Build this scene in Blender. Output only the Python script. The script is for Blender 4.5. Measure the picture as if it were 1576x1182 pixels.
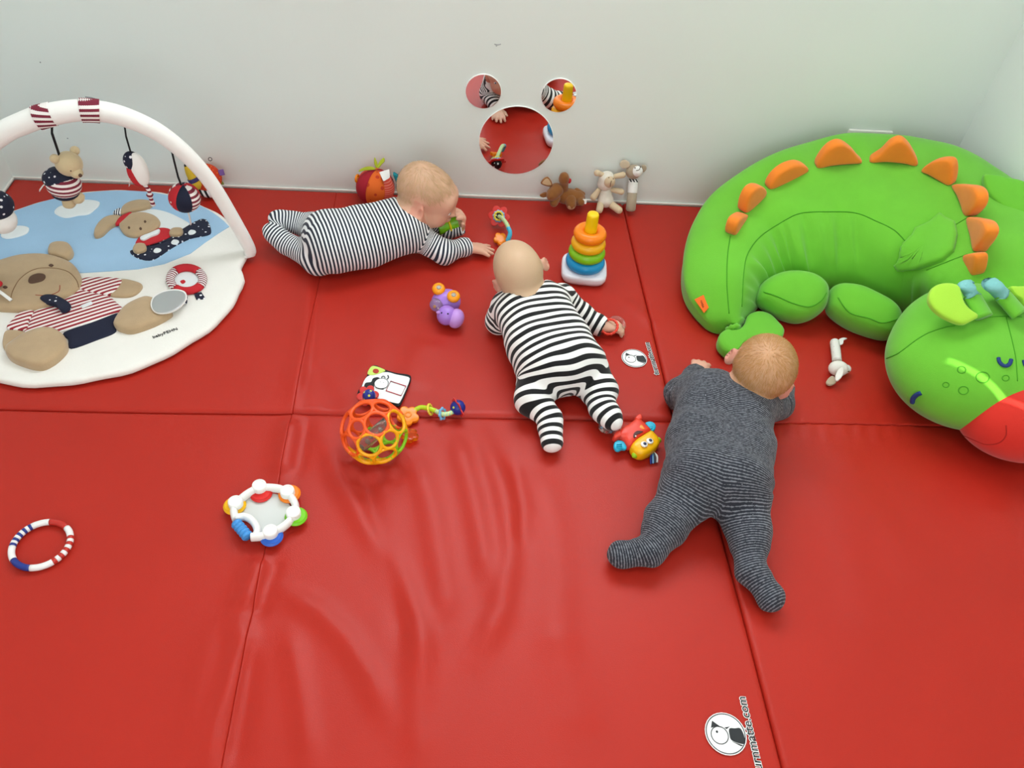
import bpy, bmesh, math, random
import numpy as np
from mathutils import Vector, Matrix, noise
from mathutils.bvhtree import BVHTree

for _o in list(bpy.data.objects):
    bpy.data.objects.remove(_o)
SC = bpy.context.scene
COL = SC.collection
random.seed(7)

# ------------------------------------------------------------------ camera
CAM_H = 1.45
FPX = 1231.9                      # focal length in pixels of the 1576 x 1182 frame
PITCH, ROLL, YAW = 0.80141, 0.10474, 0.11531
WALL_Y = 2.2364                   # back wall
WALL_R = 1.5955
WALL_L = -1.3552
ROOM_H = 2.60
FRONT_Y = -2.2
_fwd = np.array([math.sin(YAW) * math.cos(PITCH), math.cos(YAW) * math.cos(PITCH), -math.sin(PITCH)])
_r0 = np.array([math.cos(YAW), -math.sin(YAW), 0.0])
_u0 = np.cross(_r0, _fwd)
_rt = math.cos(ROLL) * _r0 + math.sin(ROLL) * _u0
_up = -math.sin(ROLL) * _r0 + math.cos(ROLL) * _u0
CAMP = np.array([0.0, 0.0, CAM_H])
cam_d = bpy.data.cameras.new('camera')
cam_d.sensor_width = 36.0
cam_d.sensor_fit = 'HORIZONTAL'
cam_d.lens = FPX * 36.0 / 1576.0
cam_d.clip_start = 0.02
cam = bpy.data.objects.new('camera', cam_d)
COL.objects.link(cam)
cam.matrix_world = Matrix(((_rt[0], _up[0], -_fwd[0], 0), (_rt[1], _up[1], -_fwd[1], 0), (_rt[2], _up[2], -_fwd[2], CAM_H), (0, 0, 0, 1)))
SC.camera = cam

# ------------------------------------------------------------------ world, lights, exposure
wd = bpy.data.worlds.new('daylight')
SC.world = wd
wd.use_nodes = True
wd.node_tree.nodes['Background'].inputs[0].default_value = (0.80, 0.90, 1.0, 1)
wd.node_tree.nodes['Background'].inputs[1].default_value = 0.9
SC.view_settings.view_transform = 'Standard'
SC.view_settings.look = 'None'
SC.view_settings.gamma = 1.0
SC.view_settings.use_curve_mapping = False
SC.view_settings.exposure = -0.2


def area_light(name, loc, target, sx, sy, power, col):
    d = bpy.data.lights.new(name, 'AREA')
    d.shape = 'RECTANGLE'
    d.size, d.size_y, d.energy, d.color = sx, sy, power, col
    o = bpy.data.objects.new(name, d)
    COL.objects.link(o)
    o.location = loc
    o.rotation_euler = (Vector(target) - Vector(loc)).to_track_quat('-Z', 'Y').to_euler()
    return o


BWIN = (-0.55, 1.15, 1.35, 2.30)           # opening of the high window in the back wall: x0, x1, z0, z1
area_light('window_daylight', (-0.2, FRONT_Y + 0.03, 1.55), (0.1, 1.0, 0.9), 2.0, 1.2, 30, (0.93, 0.97, 1.0))
area_light('high_window_daylight', (0.30, WALL_Y + 0.02, 1.825), (0.35, 0.6, 0.4), 1.6, 0.85, 40, (0.94, 0.98, 1.0))
LAMPS = [(0.30, 0.30, 11.0), (0.25, -1.2, 9.0)]       # ceiling lamp x, y, emission strength


# ------------------------------------------------------------------ pixel <-> place helpers
def ray(px, py):
    d = _fwd + _rt * (px - 788.0) / FPX - _up * (py - 591.0) / FPX
    return d


def F(px, py, z=0.0):
    """point at height z seen at a pixel"""
    d = ray(px, py)
    return CAMP + d * ((z - CAM_H) / d[2])


def onplane(px, py, p0, n):
    d = ray(px, py)
    t = np.dot(np.asarray(p0) - CAMP, n) / np.dot(d, n)
    return CAMP + d * t


def Wl(px, py, y=WALL_Y):
    d = ray(px, py)
    return CAMP + d * (y / d[1])


def unit(v):
    v = np.asarray(v, float)
    return v / max(np.linalg.norm(v), 1e-12)


# sun: a thin blade of it comes through a slit added in the right wall and crosses the dragon's face
_s1, _s2 = F(1500, 545, 0.262), F(1578, 627, 0.190)
_h = unit((_s2 - _s1) * [1, 1, 0])
SUN_DIR = unit(_h + np.array([0, 0, 1.05]))            # towards the sun
SLIT = [p + SUN_DIR * ((WALL_R - p[0]) / SUN_DIR[0]) for p in (_s1, _s2)]
sun_d = bpy.data.lights.new('sun', 'SUN')
sun_d.energy = 9.0
sun_d.angle = 0.009
sun_d.color = (1.0, 0.95, 0.86)
sun = bpy.data.objects.new('sun', sun_d)
COL.objects.link(sun)
sun.rotation_euler = Vector(SUN_DIR).to_track_quat('Z', 'Y').to_euler()
sun.location = (4, -4, 5)


# ------------------------------------------------------------------ materials
def lin(c):
    if isinstance(c, str):
        c = c.lstrip('#')
        c = [int(c[i:i + 2], 16) / 255.0 for i in (0, 2, 4)]
    return tuple((x / 12.92 if x <= 0.04045 else ((x + 0.055) / 1.055) ** 2.4) for x in c) + (1.0,)


_M = {}


def mat(name, col, rough=0.6, bump=0.0, bscale=200.0, var=0.0, vscale=8.0, sheen=0.0, spec=0.5, trans=0.0, metal=0.0, coat=0.0, sss=0.0, ior=1.45):
    if name in _M:
        return _M[name]
    m = bpy.data.materials.new(name)
    m.use_nodes = True
    nt = m.node_tree
    b = nt.nodes['Principled BSDF']
    c = lin(col)
    b.inputs['Base Color'].default_value = c
    b.inputs['Roughness'].default_value = rough
    b.inputs['Specular IOR Level'].default_value = spec
    b.inputs['IOR'].default_value = ior
    b.inputs['Metallic'].default_value = metal
    b.inputs['Transmission Weight'].default_value = trans
    b.inputs['Coat Weight'].default_value = coat
    b.inputs['Sheen Weight'].default_value = sheen
    b.inputs['Sheen Roughness'].default_value = 0.5
    if sss:
        b.inputs['Subsurface Weight'].default_value = sss
        b.inputs['Subsurface Radius'].default_value = (0.012, 0.005, 0.003)
        b.inputs['Subsurface Scale'].default_value = 1.0
    tc = nt.nodes.new('ShaderNodeTexCoord')
    if var:
        n = nt.nodes.new('ShaderNodeTexNoise')
        n.inputs['Scale'].default_value = vscale
        n.inputs['Detail'].default_value = 5
        nt.links.new(tc.outputs['Object'], n.inputs['Vector'])
        r = nt.nodes.new('ShaderNodeMapRange')
        r.inputs['From Min'].default_value = 0.3
        r.inputs['From Max'].default_value = 0.7
        r.inputs['To Min'].default_value = 1 - var
        r.inputs['To Max'].default_value = 1 + var
        nt.links.new(n.outputs['Fac'], r.inputs['Value'])
        h = nt.nodes.new('ShaderNodeHueSaturation')
        h.inputs['Color'].default_value = c
        nt.links.new(r.outputs['Result'], h.inputs['Value'])
        nt.links.new(h.outputs['Color'], b.inputs['Base Color'])
    if bump:
        n2 = nt.nodes.new('ShaderNodeTexNoise')
        n2.inputs['Scale'].default_value = bscale
        n2.inputs['Detail'].default_value = 3
        nt.links.new(tc.outputs['Object'], n2.inputs['Vector'])
        bp = nt.nodes.new('ShaderNodeBump')
        bp.inputs['Strength'].default_value = bump
        bp.inputs['Distance'].default_value = 0.002
        nt.links.new(n2.outputs['Fac'], bp.inputs['Height'])
        nt.links.new(bp.outputs['Normal'], b.inputs['Normal'])
    _M[name] = m
    return m


def mat_attr(name, c0, c1, attr, lo, hi, rough=0.7, bump=0.0, bscale=300, sss=0.0, sheen=0.0, periodic=None):
    """mix two colours by a mesh attribute; periodic=(duty) turns the attribute into stripes"""
    m = mat(name, c0, rough, bump, bscale, sheen=sheen, sss=sss)
    nt = m.node_tree
    b = nt.nodes['Principled BSDF']
    a = nt.nodes.new('ShaderNodeAttribute')
    a.attribute_name = attr
    val = a.outputs['Fac']
    if periodic:
        fr = nt.nodes.new('ShaderNodeMath')
        fr.operation = 'PINGPONG'
        fr.inputs[1].default_value = 0.5
        nt.links.new(val, fr.inputs[0])
        val = fr.outputs[0]
    r = nt.nodes.new('ShaderNodeMapRange')
    r.inputs['From Min'].default_value = lo
    r.inputs['From Max'].default_value = hi
    nt.links.new(val, r.inputs['Value'])
    mx = nt.nodes.new('ShaderNodeMix')
    mx.data_type = 'RGBA'
    mx.inputs['A'].default_value = lin(c0)
    mx.inputs['B'].default_value = lin(c1)
    nt.links.new(r.outputs['Result'], mx.inputs['Factor'])
    nt.links.new(mx.outputs['Result'], b.inputs['Base Color'])
    return m


def mat_stripes(name, c0, c1, direction, period, duty=0.5, rough=0.8, bump=0.15):
    """woven stripes across a fixed direction of object space"""
    m = mat(name, c0, rough, bump, 400)
    nt = m.node_tree
    b = nt.nodes['Principled BSDF']
    tc = nt.nodes.new('ShaderNodeTexCoord')
    dt = nt.nodes.new('ShaderNodeVectorMath')
    dt.operation = 'DOT_PRODUCT'
    d = unit(direction) / period
    dt.inputs[1].default_value = tuple(d)
    nt.links.new(tc.outputs['Object'], dt.inputs[0])
    fr = nt.nodes.new('ShaderNodeMath')
    fr.operation = 'FRACT'
    nt.links.new(dt.outputs['Value'], fr.inputs[0])
    gt = nt.nodes.new('ShaderNodeMath')
    gt.operation = 'GREATER_THAN'
    gt.inputs[1].default_value = duty
    nt.links.new(fr.outputs[0], gt.inputs[0])
    mx = nt.nodes.new('ShaderNodeMix')
    mx.data_type = 'RGBA'
    mx.inputs['A'].default_value = lin(c0)
    mx.inputs['B'].default_value = lin(c1)
    nt.links.new(gt.outputs[0], mx.inputs['Factor'])
    nt.links.new(mx.outputs['Result'], b.inputs['Base Color'])
    return m


def mat_dots(name, c0, c1, scale, size=0.25, rough=0.8):
    m = mat(name, c0, rough, 0.15, 400)
    nt = m.node_tree
    b = nt.nodes['Principled BSDF']
    tc = nt.nodes.new('ShaderNodeTexCoord')
    v = nt.nodes.new('ShaderNodeTexVoronoi')
    v.inputs['Scale'].default_value = scale
    v.inputs['Randomness'].default_value = 0.35
    nt.links.new(tc.outputs['Object'], v.inputs['Vector'])
    lt = nt.nodes.new('ShaderNodeMath')
    lt.operation = 'LESS_THAN'
    lt.inputs[1].default_value = size
    nt.links.new(v.outputs['Distance'], lt.inputs[0])
    mx = nt.nodes.new('ShaderNodeMix')
    mx.data_type = 'RGBA'
    mx.inputs['A'].default_value = lin(c0)
    mx.inputs['B'].default_value = lin(c1)
    nt.links.new(lt.outputs[0], mx.inputs['Factor'])
    nt.links.new(mx.outputs['Result'], b.inputs['Base Color'])
    return m


# ------------------------------------------------------------------ objects
def base_of(V):
    V = np.asarray(V)
    lo, hi = V.min(0), V.max(0)
    return np.array([(lo[0] + hi[0]) / 2, (lo[1] + hi[1]) / 2, lo[2]])


def obj(name, geo, m=None, parent=None, smooth=True, attrs=None, subsurf=0, label=None):
    """geo = (verts, faces) in room coordinates -> one mesh object with its origin at its base"""
    V, Fc = geo
    V = np.asarray(V, float)
    b = base_of(V)
    me = bpy.data.meshes.new(name)
    if isinstance(Fc, np.ndarray) and len(Fc):
        k = Fc.shape[1]
        me.vertices.add(len(V))
        me.vertices.foreach_set('co', (V - b).astype(np.float32).ravel())
        me.loops.add(Fc.size)
        me.loops.foreach_set('vertex_index', Fc.astype(np.int32).ravel())
        me.polygons.add(len(Fc))
        me.polygons.foreach_set('loop_start', np.arange(0, Fc.size, k, dtype=np.int32))
        me.update(calc_edges=True)
    else:
        me.from_pydata([tuple(v) for v in V - b], [], [tuple(int(i) for i in f) for f in Fc])
        me.update()
    if smooth is True:
        me.polygons.foreach_set('use_smooth', [True] * len(me.polygons))
    elif smooth:
        me.polygons.foreach_set('use_smooth', [True] * len(me.polygons))
        me.set_sharp_from_angle(angle=math.radians(smooth))
    if attrs:
        for k, a in attrs.items():
            at = me.attributes.new(k, 'FLOAT', 'POINT')
            at.data.foreach_set('value', np.asarray(a, np.float32))
    if m:
        me.materials.append(m)
    o = bpy.data.objects.new(name, me)
    COL.objects.link(o)
    o.location = b
    if parent is not None:
        o.parent = parent
        o.location = b - origin(parent)
    if subsurf:
        s = o.modifiers.new('subdivision', 'SUBSURF')
        s.levels = s.render_levels = subsurf
    if label:
        o['label'] = label
    return o


def origin(o):
    p = np.array(o.location)
    while o.parent is not None:
        o = o.parent
        p = p + np.array(o.location)
    return p


def thing(name, loc, label, cat, group=None):
    o = bpy.data.objects.new(name, None)
    o.empty_display_size = 0.05
    COL.objects.link(o)
    o.location = tuple(float(x) for x in loc)
    return tag(o, label, cat, group)


def tag(o, label, cat, group=None):
    o['label'] = label
    o['category'] = cat
    if group:
        o['group'] = group
    return o


def structure(o):
    o['kind'] = 'structure'
    return o


# ------------------------------------------------------------------ shapes, each returns (verts, faces)
def join(*gs):
    V, Fc, n = [], [], 0
    for v, f in gs:
        v = np.asarray(v, float)
        V.append(v)
        Fc += [tuple(int(i) + n for i in q) for q in f]
        n += len(v)
    return np.vstack(V), Fc


def frame(d):
    d = unit(d)
    a = np.array([0, 0, 1.0]) if abs(d[2]) < 0.9 else np.array([1.0, 0, 0])
    s = unit(np.cross(a, d))
    return s, np.cross(d, s), d


def xf(geo, R=None, t=(0, 0, 0)):
    V, Fc = geo
    V = np.asarray(V, float)
    if R is not None:
        V = V @ np.asarray(R).T
    return V + np.asarray(t, float), Fc


def axes(x, y, z):
    return np.array([x, y, z]).T


def box(lo, hi, bev=0.0, seg=2):
    bm = bmesh.new()
    bmesh.ops.create_cube(bm, size=1.0)
    lo, hi = np.asarray(lo, float), np.asarray(hi, float)
    for v in bm.verts:
        v.co = Vector((lo + hi) / 2 + np.array(v.co) * (hi - lo))
    if bev:
        bmesh.ops.bevel(bm, geom=bm.edges[:], offset=bev, segments=seg, profile=0.6, affect='EDGES')
    return bm_out(bm)


def bm_out(bm):
    bm.verts.index_update()
    V = np.array([v.co[:] for v in bm.verts])
    Fc = [tuple(v.index for v in f.verts) for f in bm.faces]
    bm.free()
    return V, Fc


def ball(c, r, nu=24, nv=14, R=None):
    """ellipsoid"""
    r = np.ones(3) * r if np.isscalar(r) else np.asarray(r, float)
    V = [(0, 0, 1.0)]
    for j in range(1, nv):
        t = math.pi * j / nv
        for i in range(nu):
            p = 2 * math.pi * i / nu
            V.append((math.sin(t) * math.cos(p), math.sin(t) * math.sin(p), math.cos(t)))
    V.append((0, 0, -1.0))
    Fc = [(0, 1 + i, 1 + (i + 1) % nu) for i in range(nu)]
    for j in range(nv - 2):
        for i in range(nu):
            a = 1 + j * nu
            Fc.append((a + i, a + nu + i, a + nu + (i + 1) % nu, a + (i + 1) % nu))
    L = len(V) - 1
    a = 1 + (nv - 2) * nu
    Fc += [(a + i, L, a + (i + 1) % nu) for i in range(nu)]
    V = np.array(V) * r
    if R is not None:
        V = V @ np.asarray(R).T
    return V + np.asarray(c, float), Fc


def lathe(prof, c=(0, 0, 0), axis=(0, 0, 1), n=32, close=False):
    """prof: list of (radius, height along axis)"""
    s, t, d = frame(axis)
    V, Fc = [], []
    m = len(prof)
    for r, h in prof:
        for i in range(n):
            a = 2 * math.pi * i / n
            V.append(np.asarray(c) + d * h + (s * math.cos(a) + t * math.sin(a)) * r)
    rng = m if close else m - 1
    for j in range(rng):
        k = (j + 1) % m
        for i in range(n):
            Fc.append((j * n + i, j * n + (i + 1) % n, k * n + (i + 1) % n, k * n + i))
    if not close:
        if prof[0][0] > 1e-6:
            Fc.append(tuple(range(n))[::-1])
        if prof[-1][0] > 1e-6:
            Fc.append(tuple((m - 1) * n + i for i in range(n)))
    return np.array(V), Fc


def torus(c, R0, r, axis=(0, 0, 1), n=36, k=12, a0=0, a1=2 * math.pi, lobes=0, amp=0.0, mod=0, mamp=0.0):
    s, t, d = frame(axis)
    full = abs(a1 - a0 - 2 * math.pi) < 1e-6
    V, Fc = [], []
    N = n if full else n + 1
    for i in range(N):
        a = a0 + (a1 - a0) * i / n
        RR = R0 * (1 + amp * math.cos(lobes * a))
        rr = r * (1 + mamp * math.cos(mod * a))
        e = s * math.cos(a) + t * math.sin(a)
        for j in range(k):
            b = 2 * math.pi * j / k
            V.append(np.asarray(c) + e * (RR + rr * math.cos(b)) + d * rr * math.sin(b))
    for i in range(n):
        i2 = (i + 1) % N
        for j in range(k):
            Fc.append((i * k + j, i2 * k + j, i2 * k + (j + 1) % k, i * k + (j + 1) % k))
    if not full:
        Fc.append(tuple(range(k)))
        Fc.append(tuple((N - 1) * k + j for j in range(k))[::-1])
    return np.array(V), Fc


def crom(P, n, closed=False):
    """Catmull-Rom through the points, n samples per span"""
    P = np.asarray(P, float)
    m = len(P)
    out = []
    spans = m if closed else m - 1
    for i in range(spans):
        if closed:
            a, b, c, d = P[(i - 1) % m], P[i], P[(i + 1) % m], P[(i + 2) % m]
        else:
            a, b, c, d = P[max(i - 1, 0)], P[i], P[i + 1], P[min(i + 2, m - 1)]
        for j in range(n):
            t = j / n
            out.append(0.5 * (2 * b + (c - a) * t + (2 * a - 5 * b + 4 * c - d) * t * t + (3 * b - a - 3 * c + d) * t ** 3))
    if not closed:
        out.append(P[-1])
    return np.array(out)


def tube(P, r, k=10, closed=False, flat=1.0, up=None, cap=True):
    """tube along points; r number or list; flat squashes it along its second axis"""
    P = np.asarray(P, float)
    m = len(P)
    r = np.ones(m) * r if np.isscalar(r) else np.asarray(r, float)
    V, Fc = [], []
    ps = None
    for i in range(m):
        if closed:
            d = P[(i + 1) % m] - P[(i - 1) % m]
        else:
            d = P[min(i + 1, m - 1)] - P[max(i - 1, 0)]
        d = unit(d)
        if up is not None:
            s = unit(np.cross(np.asarray(up, float), d))
        elif ps is None:
            s = frame(d)[0]
        else:
            s = unit(ps - d * np.dot(ps, d))
        ps = s
        t = np.cross(d, s)
        for j in range(k):
            a = 2 * math.pi * j / k
            V.append(P[i] + (s * math.cos(a) + t * math.sin(a) * flat) * r[i])
    for i in range(m if closed else m - 1):
        i2 = (i + 1) % m
        for j in range(k):
            Fc.append((i * k + j, i * k + (j + 1) % k, i2 * k + (j + 1) % k, i2 * k + j))
    if cap and not closed:
        Fc.append(tuple(range(k))[::-1])
        Fc.append(tuple((m - 1) * k + j for j in range(k)))
    return np.array(V), Fc


def loft(rings, closed_u=True, cap=True):
    """rings: list of equal-length point rings"""
    m, k = len(rings), len(rings[0])
    V = np.vstack(rings)
    Fc = []
    for i in range(m - 1):
        for j in range(k if closed_u else k - 1):
            Fc.append((i * k + j, i * k + (j + 1) % k, (i + 1) * k + (j + 1) % k, (i + 1) * k + j))
    if cap:
        Fc.append(tuple(range(k))[::-1])
        Fc.append(tuple((m - 1) * k + j for j in range(k)))
    return V, Fc


def resample(P, n):
    P = np.asarray(P, float)
    Q = np.vstack([P, P[:1]])
    s = np.concatenate([[0], np.cumsum(np.linalg.norm(np.diff(Q, axis=0), axis=1))])
    t = np.linspace(0, s[-1], n, endpoint=False)
    return np.array([np.interp(t, s, Q[:, i]) for i in range(Q.shape[1])]).T


RINGS = [(1.0, 0.0), (1.0, 0.35), (0.985, 0.62), (0.95, 0.82), (0.85, 0.94), (0.6, 1.0), (0.3, 1.0), (0.02, 1.0)]


def pad2(outline, p0, ex, ey, ez, th, back=0.0, n=64, rings=RINGS, round_=1, centre=None):
    """cushion with a closed 2D outline (in ex, ey about p0), bulging th along ez and 'back' the other way"""
    o = np.asarray(outline, float)
    if round_:
        o = crom(o, 6, True)
    o = resample(o, n)
    c = o.mean(0) if centre is None else np.asarray(centre, float)
    V, Fc = [], []

    def side(h, flip):
        st = len(V)
        for s, g in rings:
            q = c + (o - c) * s
            for x, y in q:
                V.append(np.asarray(p0) + ex * x + ey * y + ez * (h * g))
        for i in range(len(rings) - 1):
            for j in range(n):
                f = (st + i * n + j, st + i * n + (j + 1) % n, st + (i + 1) * n + (j + 1) % n, st + (i + 1) * n + j)
                Fc.append(f[::-1] if flip else f)
        e = st + (len(rings) - 1) * n
        f = tuple(e + j for j in range(n))
        Fc.append(f[::-1] if flip else f)
    area = 0.5 * np.sum(o[:, 0] * np.roll(o[:, 1], -1) - np.roll(o[:, 0], -1) * o[:, 1])
    fl = area < 0
    side(th, fl)
    side(-back, not fl)
    return np.array(V), Fc


def padpx(px, p0, nrm, th, back=0.0, n=64, rings=RINGS, round_=1):
    """the same, the outline given as pixels that meet the plane (p0, nrm)"""
    ex, ey, ez = frame(nrm)
    p0 = np.asarray(p0, float)
    pts = [onplane(x, y, p0, ez) - p0 for x, y in px]
    return pad2([(q @ ex, q @ ey) for q in pts], p0, ex, ey, ez, th, back, n, rings, round_)


def zoomed(l, x0, y0, s):
    return [(x0 + x / s, y0 + y / s) for x, y in l]


def bvh_of(o_or_geo):
    V, Fc = o_or_geo
    return BVHTree.FromPolygons([tuple(v) for v in np.asarray(V, float)], [tuple(int(i) for i in f) for f in Fc])


def hit(bvh, px, py):
    d = ray(px, py)
    loc, nrm, idx, dist = bvh.ray_cast(Vector(CAMP), Vector(d).normalized())
    if loc is None:
        loc, nrm, idx, dist = bvh.find_nearest(Vector(CAMP + d * 2.0))
    nrm = np.array(nrm)
    if np.dot(nrm, d) > 0:
        nrm = -nrm
    return np.array(loc), nrm


def drape(px, bvh, th, n=56, rings=RINGS, round_=1, sink=0.002):
    """flat cushion sewn onto a curved surface: every vertex is dropped on the surface along its pixel's ray"""
    o = np.asarray(px, float)
    if round_:
        o = crom(o, 6, True)
    o = resample(o, n)
    c = o.mean(0)
    V, Fc = [], []
    for s, g in rings:
        for x, y in c + (o - c) * s:
            p, nn = hit(bvh, x, y)
            V.append(p + nn * (th * g - sink))
    for i in range(len(rings) - 1):
        for j in range(n):
            Fc.append((i * n + j, i * n + (j + 1) % n, (i + 1) * n + (j + 1) % n, (i + 1) * n + j))
    Fc.append(tuple((len(rings) - 1) * n + j for j in range(n)))
    Fc = [f[::-1] for f in Fc]
    return np.array(V), Fc


def seam(px, bvh, r=0.002, lift=0.0, n=8, k=6):
    P = crom(np.asarray(px, float), n)
    pts = []
    for x, y in P:
        p, nn = hit(bvh, x, y)
        pts.append(p + nn * lift)
    return tube(pts, r, k)


def text_geo(s, size, p0, ex, ey, ez, depth=0.0005, font_shear=0.0, offset=0.0, align='CENTER'):
    cu = bpy.data.curves.new('lettering', 'FONT')
    cu.body = s
    cu.size = size
    cu.extrude = depth
    cu.shear = font_shear
    cu.offset = offset
    cu.align_x = align
    cu.align_y = 'CENTER'
    cu.resolution_u = 3
    o = bpy.data.objects.new('lettering', cu)
    COL.objects.link(o)
    bpy.context.view_layer.update()
    dg = bpy.context.evaluated_depsgraph_get()
    me = bpy.data.meshes.new_from_object(o.evaluated_get(dg))
    V = np.array([v.co[:] for v in me.vertices])
    Fc = [tuple(p.vertices) for p in me.polygons]
    bpy.data.objects.remove(o)
    bpy.data.curves.remove(cu)
    bpy.data.meshes.remove(me)
    return np.asarray(p0) + V[:, :1] * ex + V[:, 1:2] * ey + V[:, 2:3] * ez, Fc


# ------------------------------------------------------------------ soft bodies from blended distance fields
class Soft:
    def __init__(self, lo, hi, h):
        self.lo = np.asarray(lo, float)
        self.h = h
        self.n = np.ceil((np.asarray(hi, float) - self.lo) / h).astype(int) + 1
        self.f = np.full(self.n, 1.0, np.float32)

    def _box(self, lo, hi):
        a = np.clip(np.floor((lo - self.lo) / self.h).astype(int), 0, self.n)
        b = np.clip(np.ceil((hi - self.lo) / self.h).astype(int) + 1, 0, self.n)
        sl = tuple(slice(i, j) for i, j in zip(a, b))
        g = [self.lo[i] + self.h * np.arange(a[i], b[i]) for i in range(3)]
        return sl, np.stack(np.meshgrid(*g, indexing='ij'), -1)

    def _mix(self, sl, d, k, sub):
        f = self.f[sl]
        if sub:
            a, b = f, -d
            if k > 0:
                hh = np.clip(0.5 - 0.5 * (a - b) / k, 0, 1)
                self.f[sl] = a * (1 - hh) + b * hh + k * hh * (1 - hh)
            else:
                self.f[sl] = np.maximum(a, b)
        else:
            if k > 0:
                hh = np.clip(0.5 + 0.5 * (d - f) / k, 0, 1)
                self.f[sl] = d * (1 - 0) * hh * 0 + f * hh + d * (1 - hh) - k * hh * (1 - hh)
            else:
                self.f[sl] = np.minimum(f, d)

    def cone(self, a, b, ra, rb, k=0.02, sub=False):
        a, b = np.asarray(a, float), np.asarray(b, float)
        m = max(ra, rb) + 0.05
        sl, P = self._box(np.minimum(a, b) - m, np.maximum(a, b) + m)
        if P.size == 0:
            return
        ba = b - a
        t = np.clip(((P - a) @ ba) / max(ba @ ba, 1e-9), 0, 1)
        d = np.linalg.norm(P - a - t[..., None] * ba, axis=-1) - (ra + (rb - ra) * t)
        self._mix(sl, d, k, sub)

    def ell(self, c, r, R=None, k=0.02, sub=False):
        c = np.asarray(c, float)
        r = np.ones(3) * r if np.isscalar(r) else np.asarray(r, float)
        m = r.max() + 0.05
        sl, P = self._box(c - m, c + m)
        if P.size == 0:
            return
        Q = P - c
        if R is not None:
            Q = Q @ np.asarray(R)
        k0 = np.linalg.norm(Q / r, axis=-1)
        k1 = np.linalg.norm(Q / (r * r), axis=-1)
        d = k0 * (k0 - 1.0) / np.maximum(k1, 1e-6)
        self._mix(sl, d, k, sub)

    def floor(self, z):
        zz = self.lo[2] + self.h * np.arange(self.n[2])
        self.f = np.maximum(self.f, (z - zz)[None, None, :].astype(np.float32))

    def mesh(self):
        f, h = self.f, self.h
        s = f < 0
        c = s[:-1, :-1, :-1].astype(np.int8)
        for dx in (0, 1):
            for dy in (0, 1):
                for dz in (0, 1):
                    if dx or dy or dz:
                        c = c + s[dx:s.shape[0] - 1 + dx, dy:s.shape[1] - 1 + dy, dz:s.shape[2] - 1 + dz]
        act = np.argwhere((c > 0) & (c < 8))
        idx = np.full(c.shape, -1, np.int64)
        idx[tuple(act.T)] = np.arange(len(act))
        acc = np.zeros((len(act), 3))
        cnt = np.zeros(len(act))
        cor = [(x, y, z) for x in (0, 1) for y in (0, 1) for z in (0, 1)]
        for i, a in enumerate(cor):
            for b in cor[i + 1:]:
                if sum(abs(p - q) for p, q in zip(a, b)) != 1:
                    continue
                fa = f[tuple((act + a).T)]
                fb = f[tuple((act + b).T)]
                mm = (fa < 0) != (fb < 0)
                t = np.where(mm, fa / np.where(mm, fa - fb, 1), 0)
                p = act + np.array(a) + t[:, None] * (np.array(b) - np.array(a))
                acc += np.where(mm[:, None], p, 0)
                cnt += mm
        V = self.lo + h * acc / cnt[:, None]
        quads = []
        for ax in range(3):
            u, v = (ax + 1) % 3, (ax + 2) % 3
            sa = [slice(None)] * 3
            sb = [slice(None)] * 3
            sa[ax] = slice(0, -1)
            sb[ax] = slice(1, None)
            A, B = s[tuple(sa)], s[tuple(sb)]
            e = np.argwhere(A != B)
            ok = (e[:, u] > 0) & (e[:, v] > 0) & (e[:, u] < s.shape[u] - 1) & (e[:, v] < s.shape[v] - 1)
            e = e[ok]
            du = np.zeros(3, int)
            du[u] = 1
            dv = np.zeros(3, int)
            dv[v] = 1
            q = np.stack([idx[tuple((e - du - dv).T)], idx[tuple((e - dv).T)], idx[tuple(e.T)], idx[tuple((e - du).T)]], 1)
            ins = A[tuple(e.T)]
            q[~ins] = q[~ins][:, ::-1]
            quads.append(q)
        return V, np.vstack(quads)


def smooth_mesh(V, Fq, it=2, lam=0.5):
    V = V.copy()
    n = len(V)
    for _ in range(it):
        acc = np.zeros_like(V)
        cnt = np.zeros(n)
        for i in range(4):
            a, b = Fq[:, i], Fq[:, (i + 1) % 4]
            for d in range(3):
                acc[:, d] += np.bincount(a, V[b, d], n) + np.bincount(b, V[a, d], n)
            cnt += np.bincount(a, minlength=n) + np.bincount(b, minlength=n)
        V = V * (1 - lam) + lam * acc / np.maximum(cnt, 1)[:, None]
    return V


def normals_of(V, Fq):
    n = np.cross(V[Fq[:, 2]] - V[Fq[:, 0]], V[Fq[:, 3]] - V[Fq[:, 1]])
    N = np.zeros_like(V)
    for i in range(4):
        for d in range(3):
            N[:, d] += np.bincount(Fq[:, i], n[:, d], len(V))
    return N / np.maximum(np.linalg.norm(N, axis=1), 1e-12)[:, None]

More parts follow.
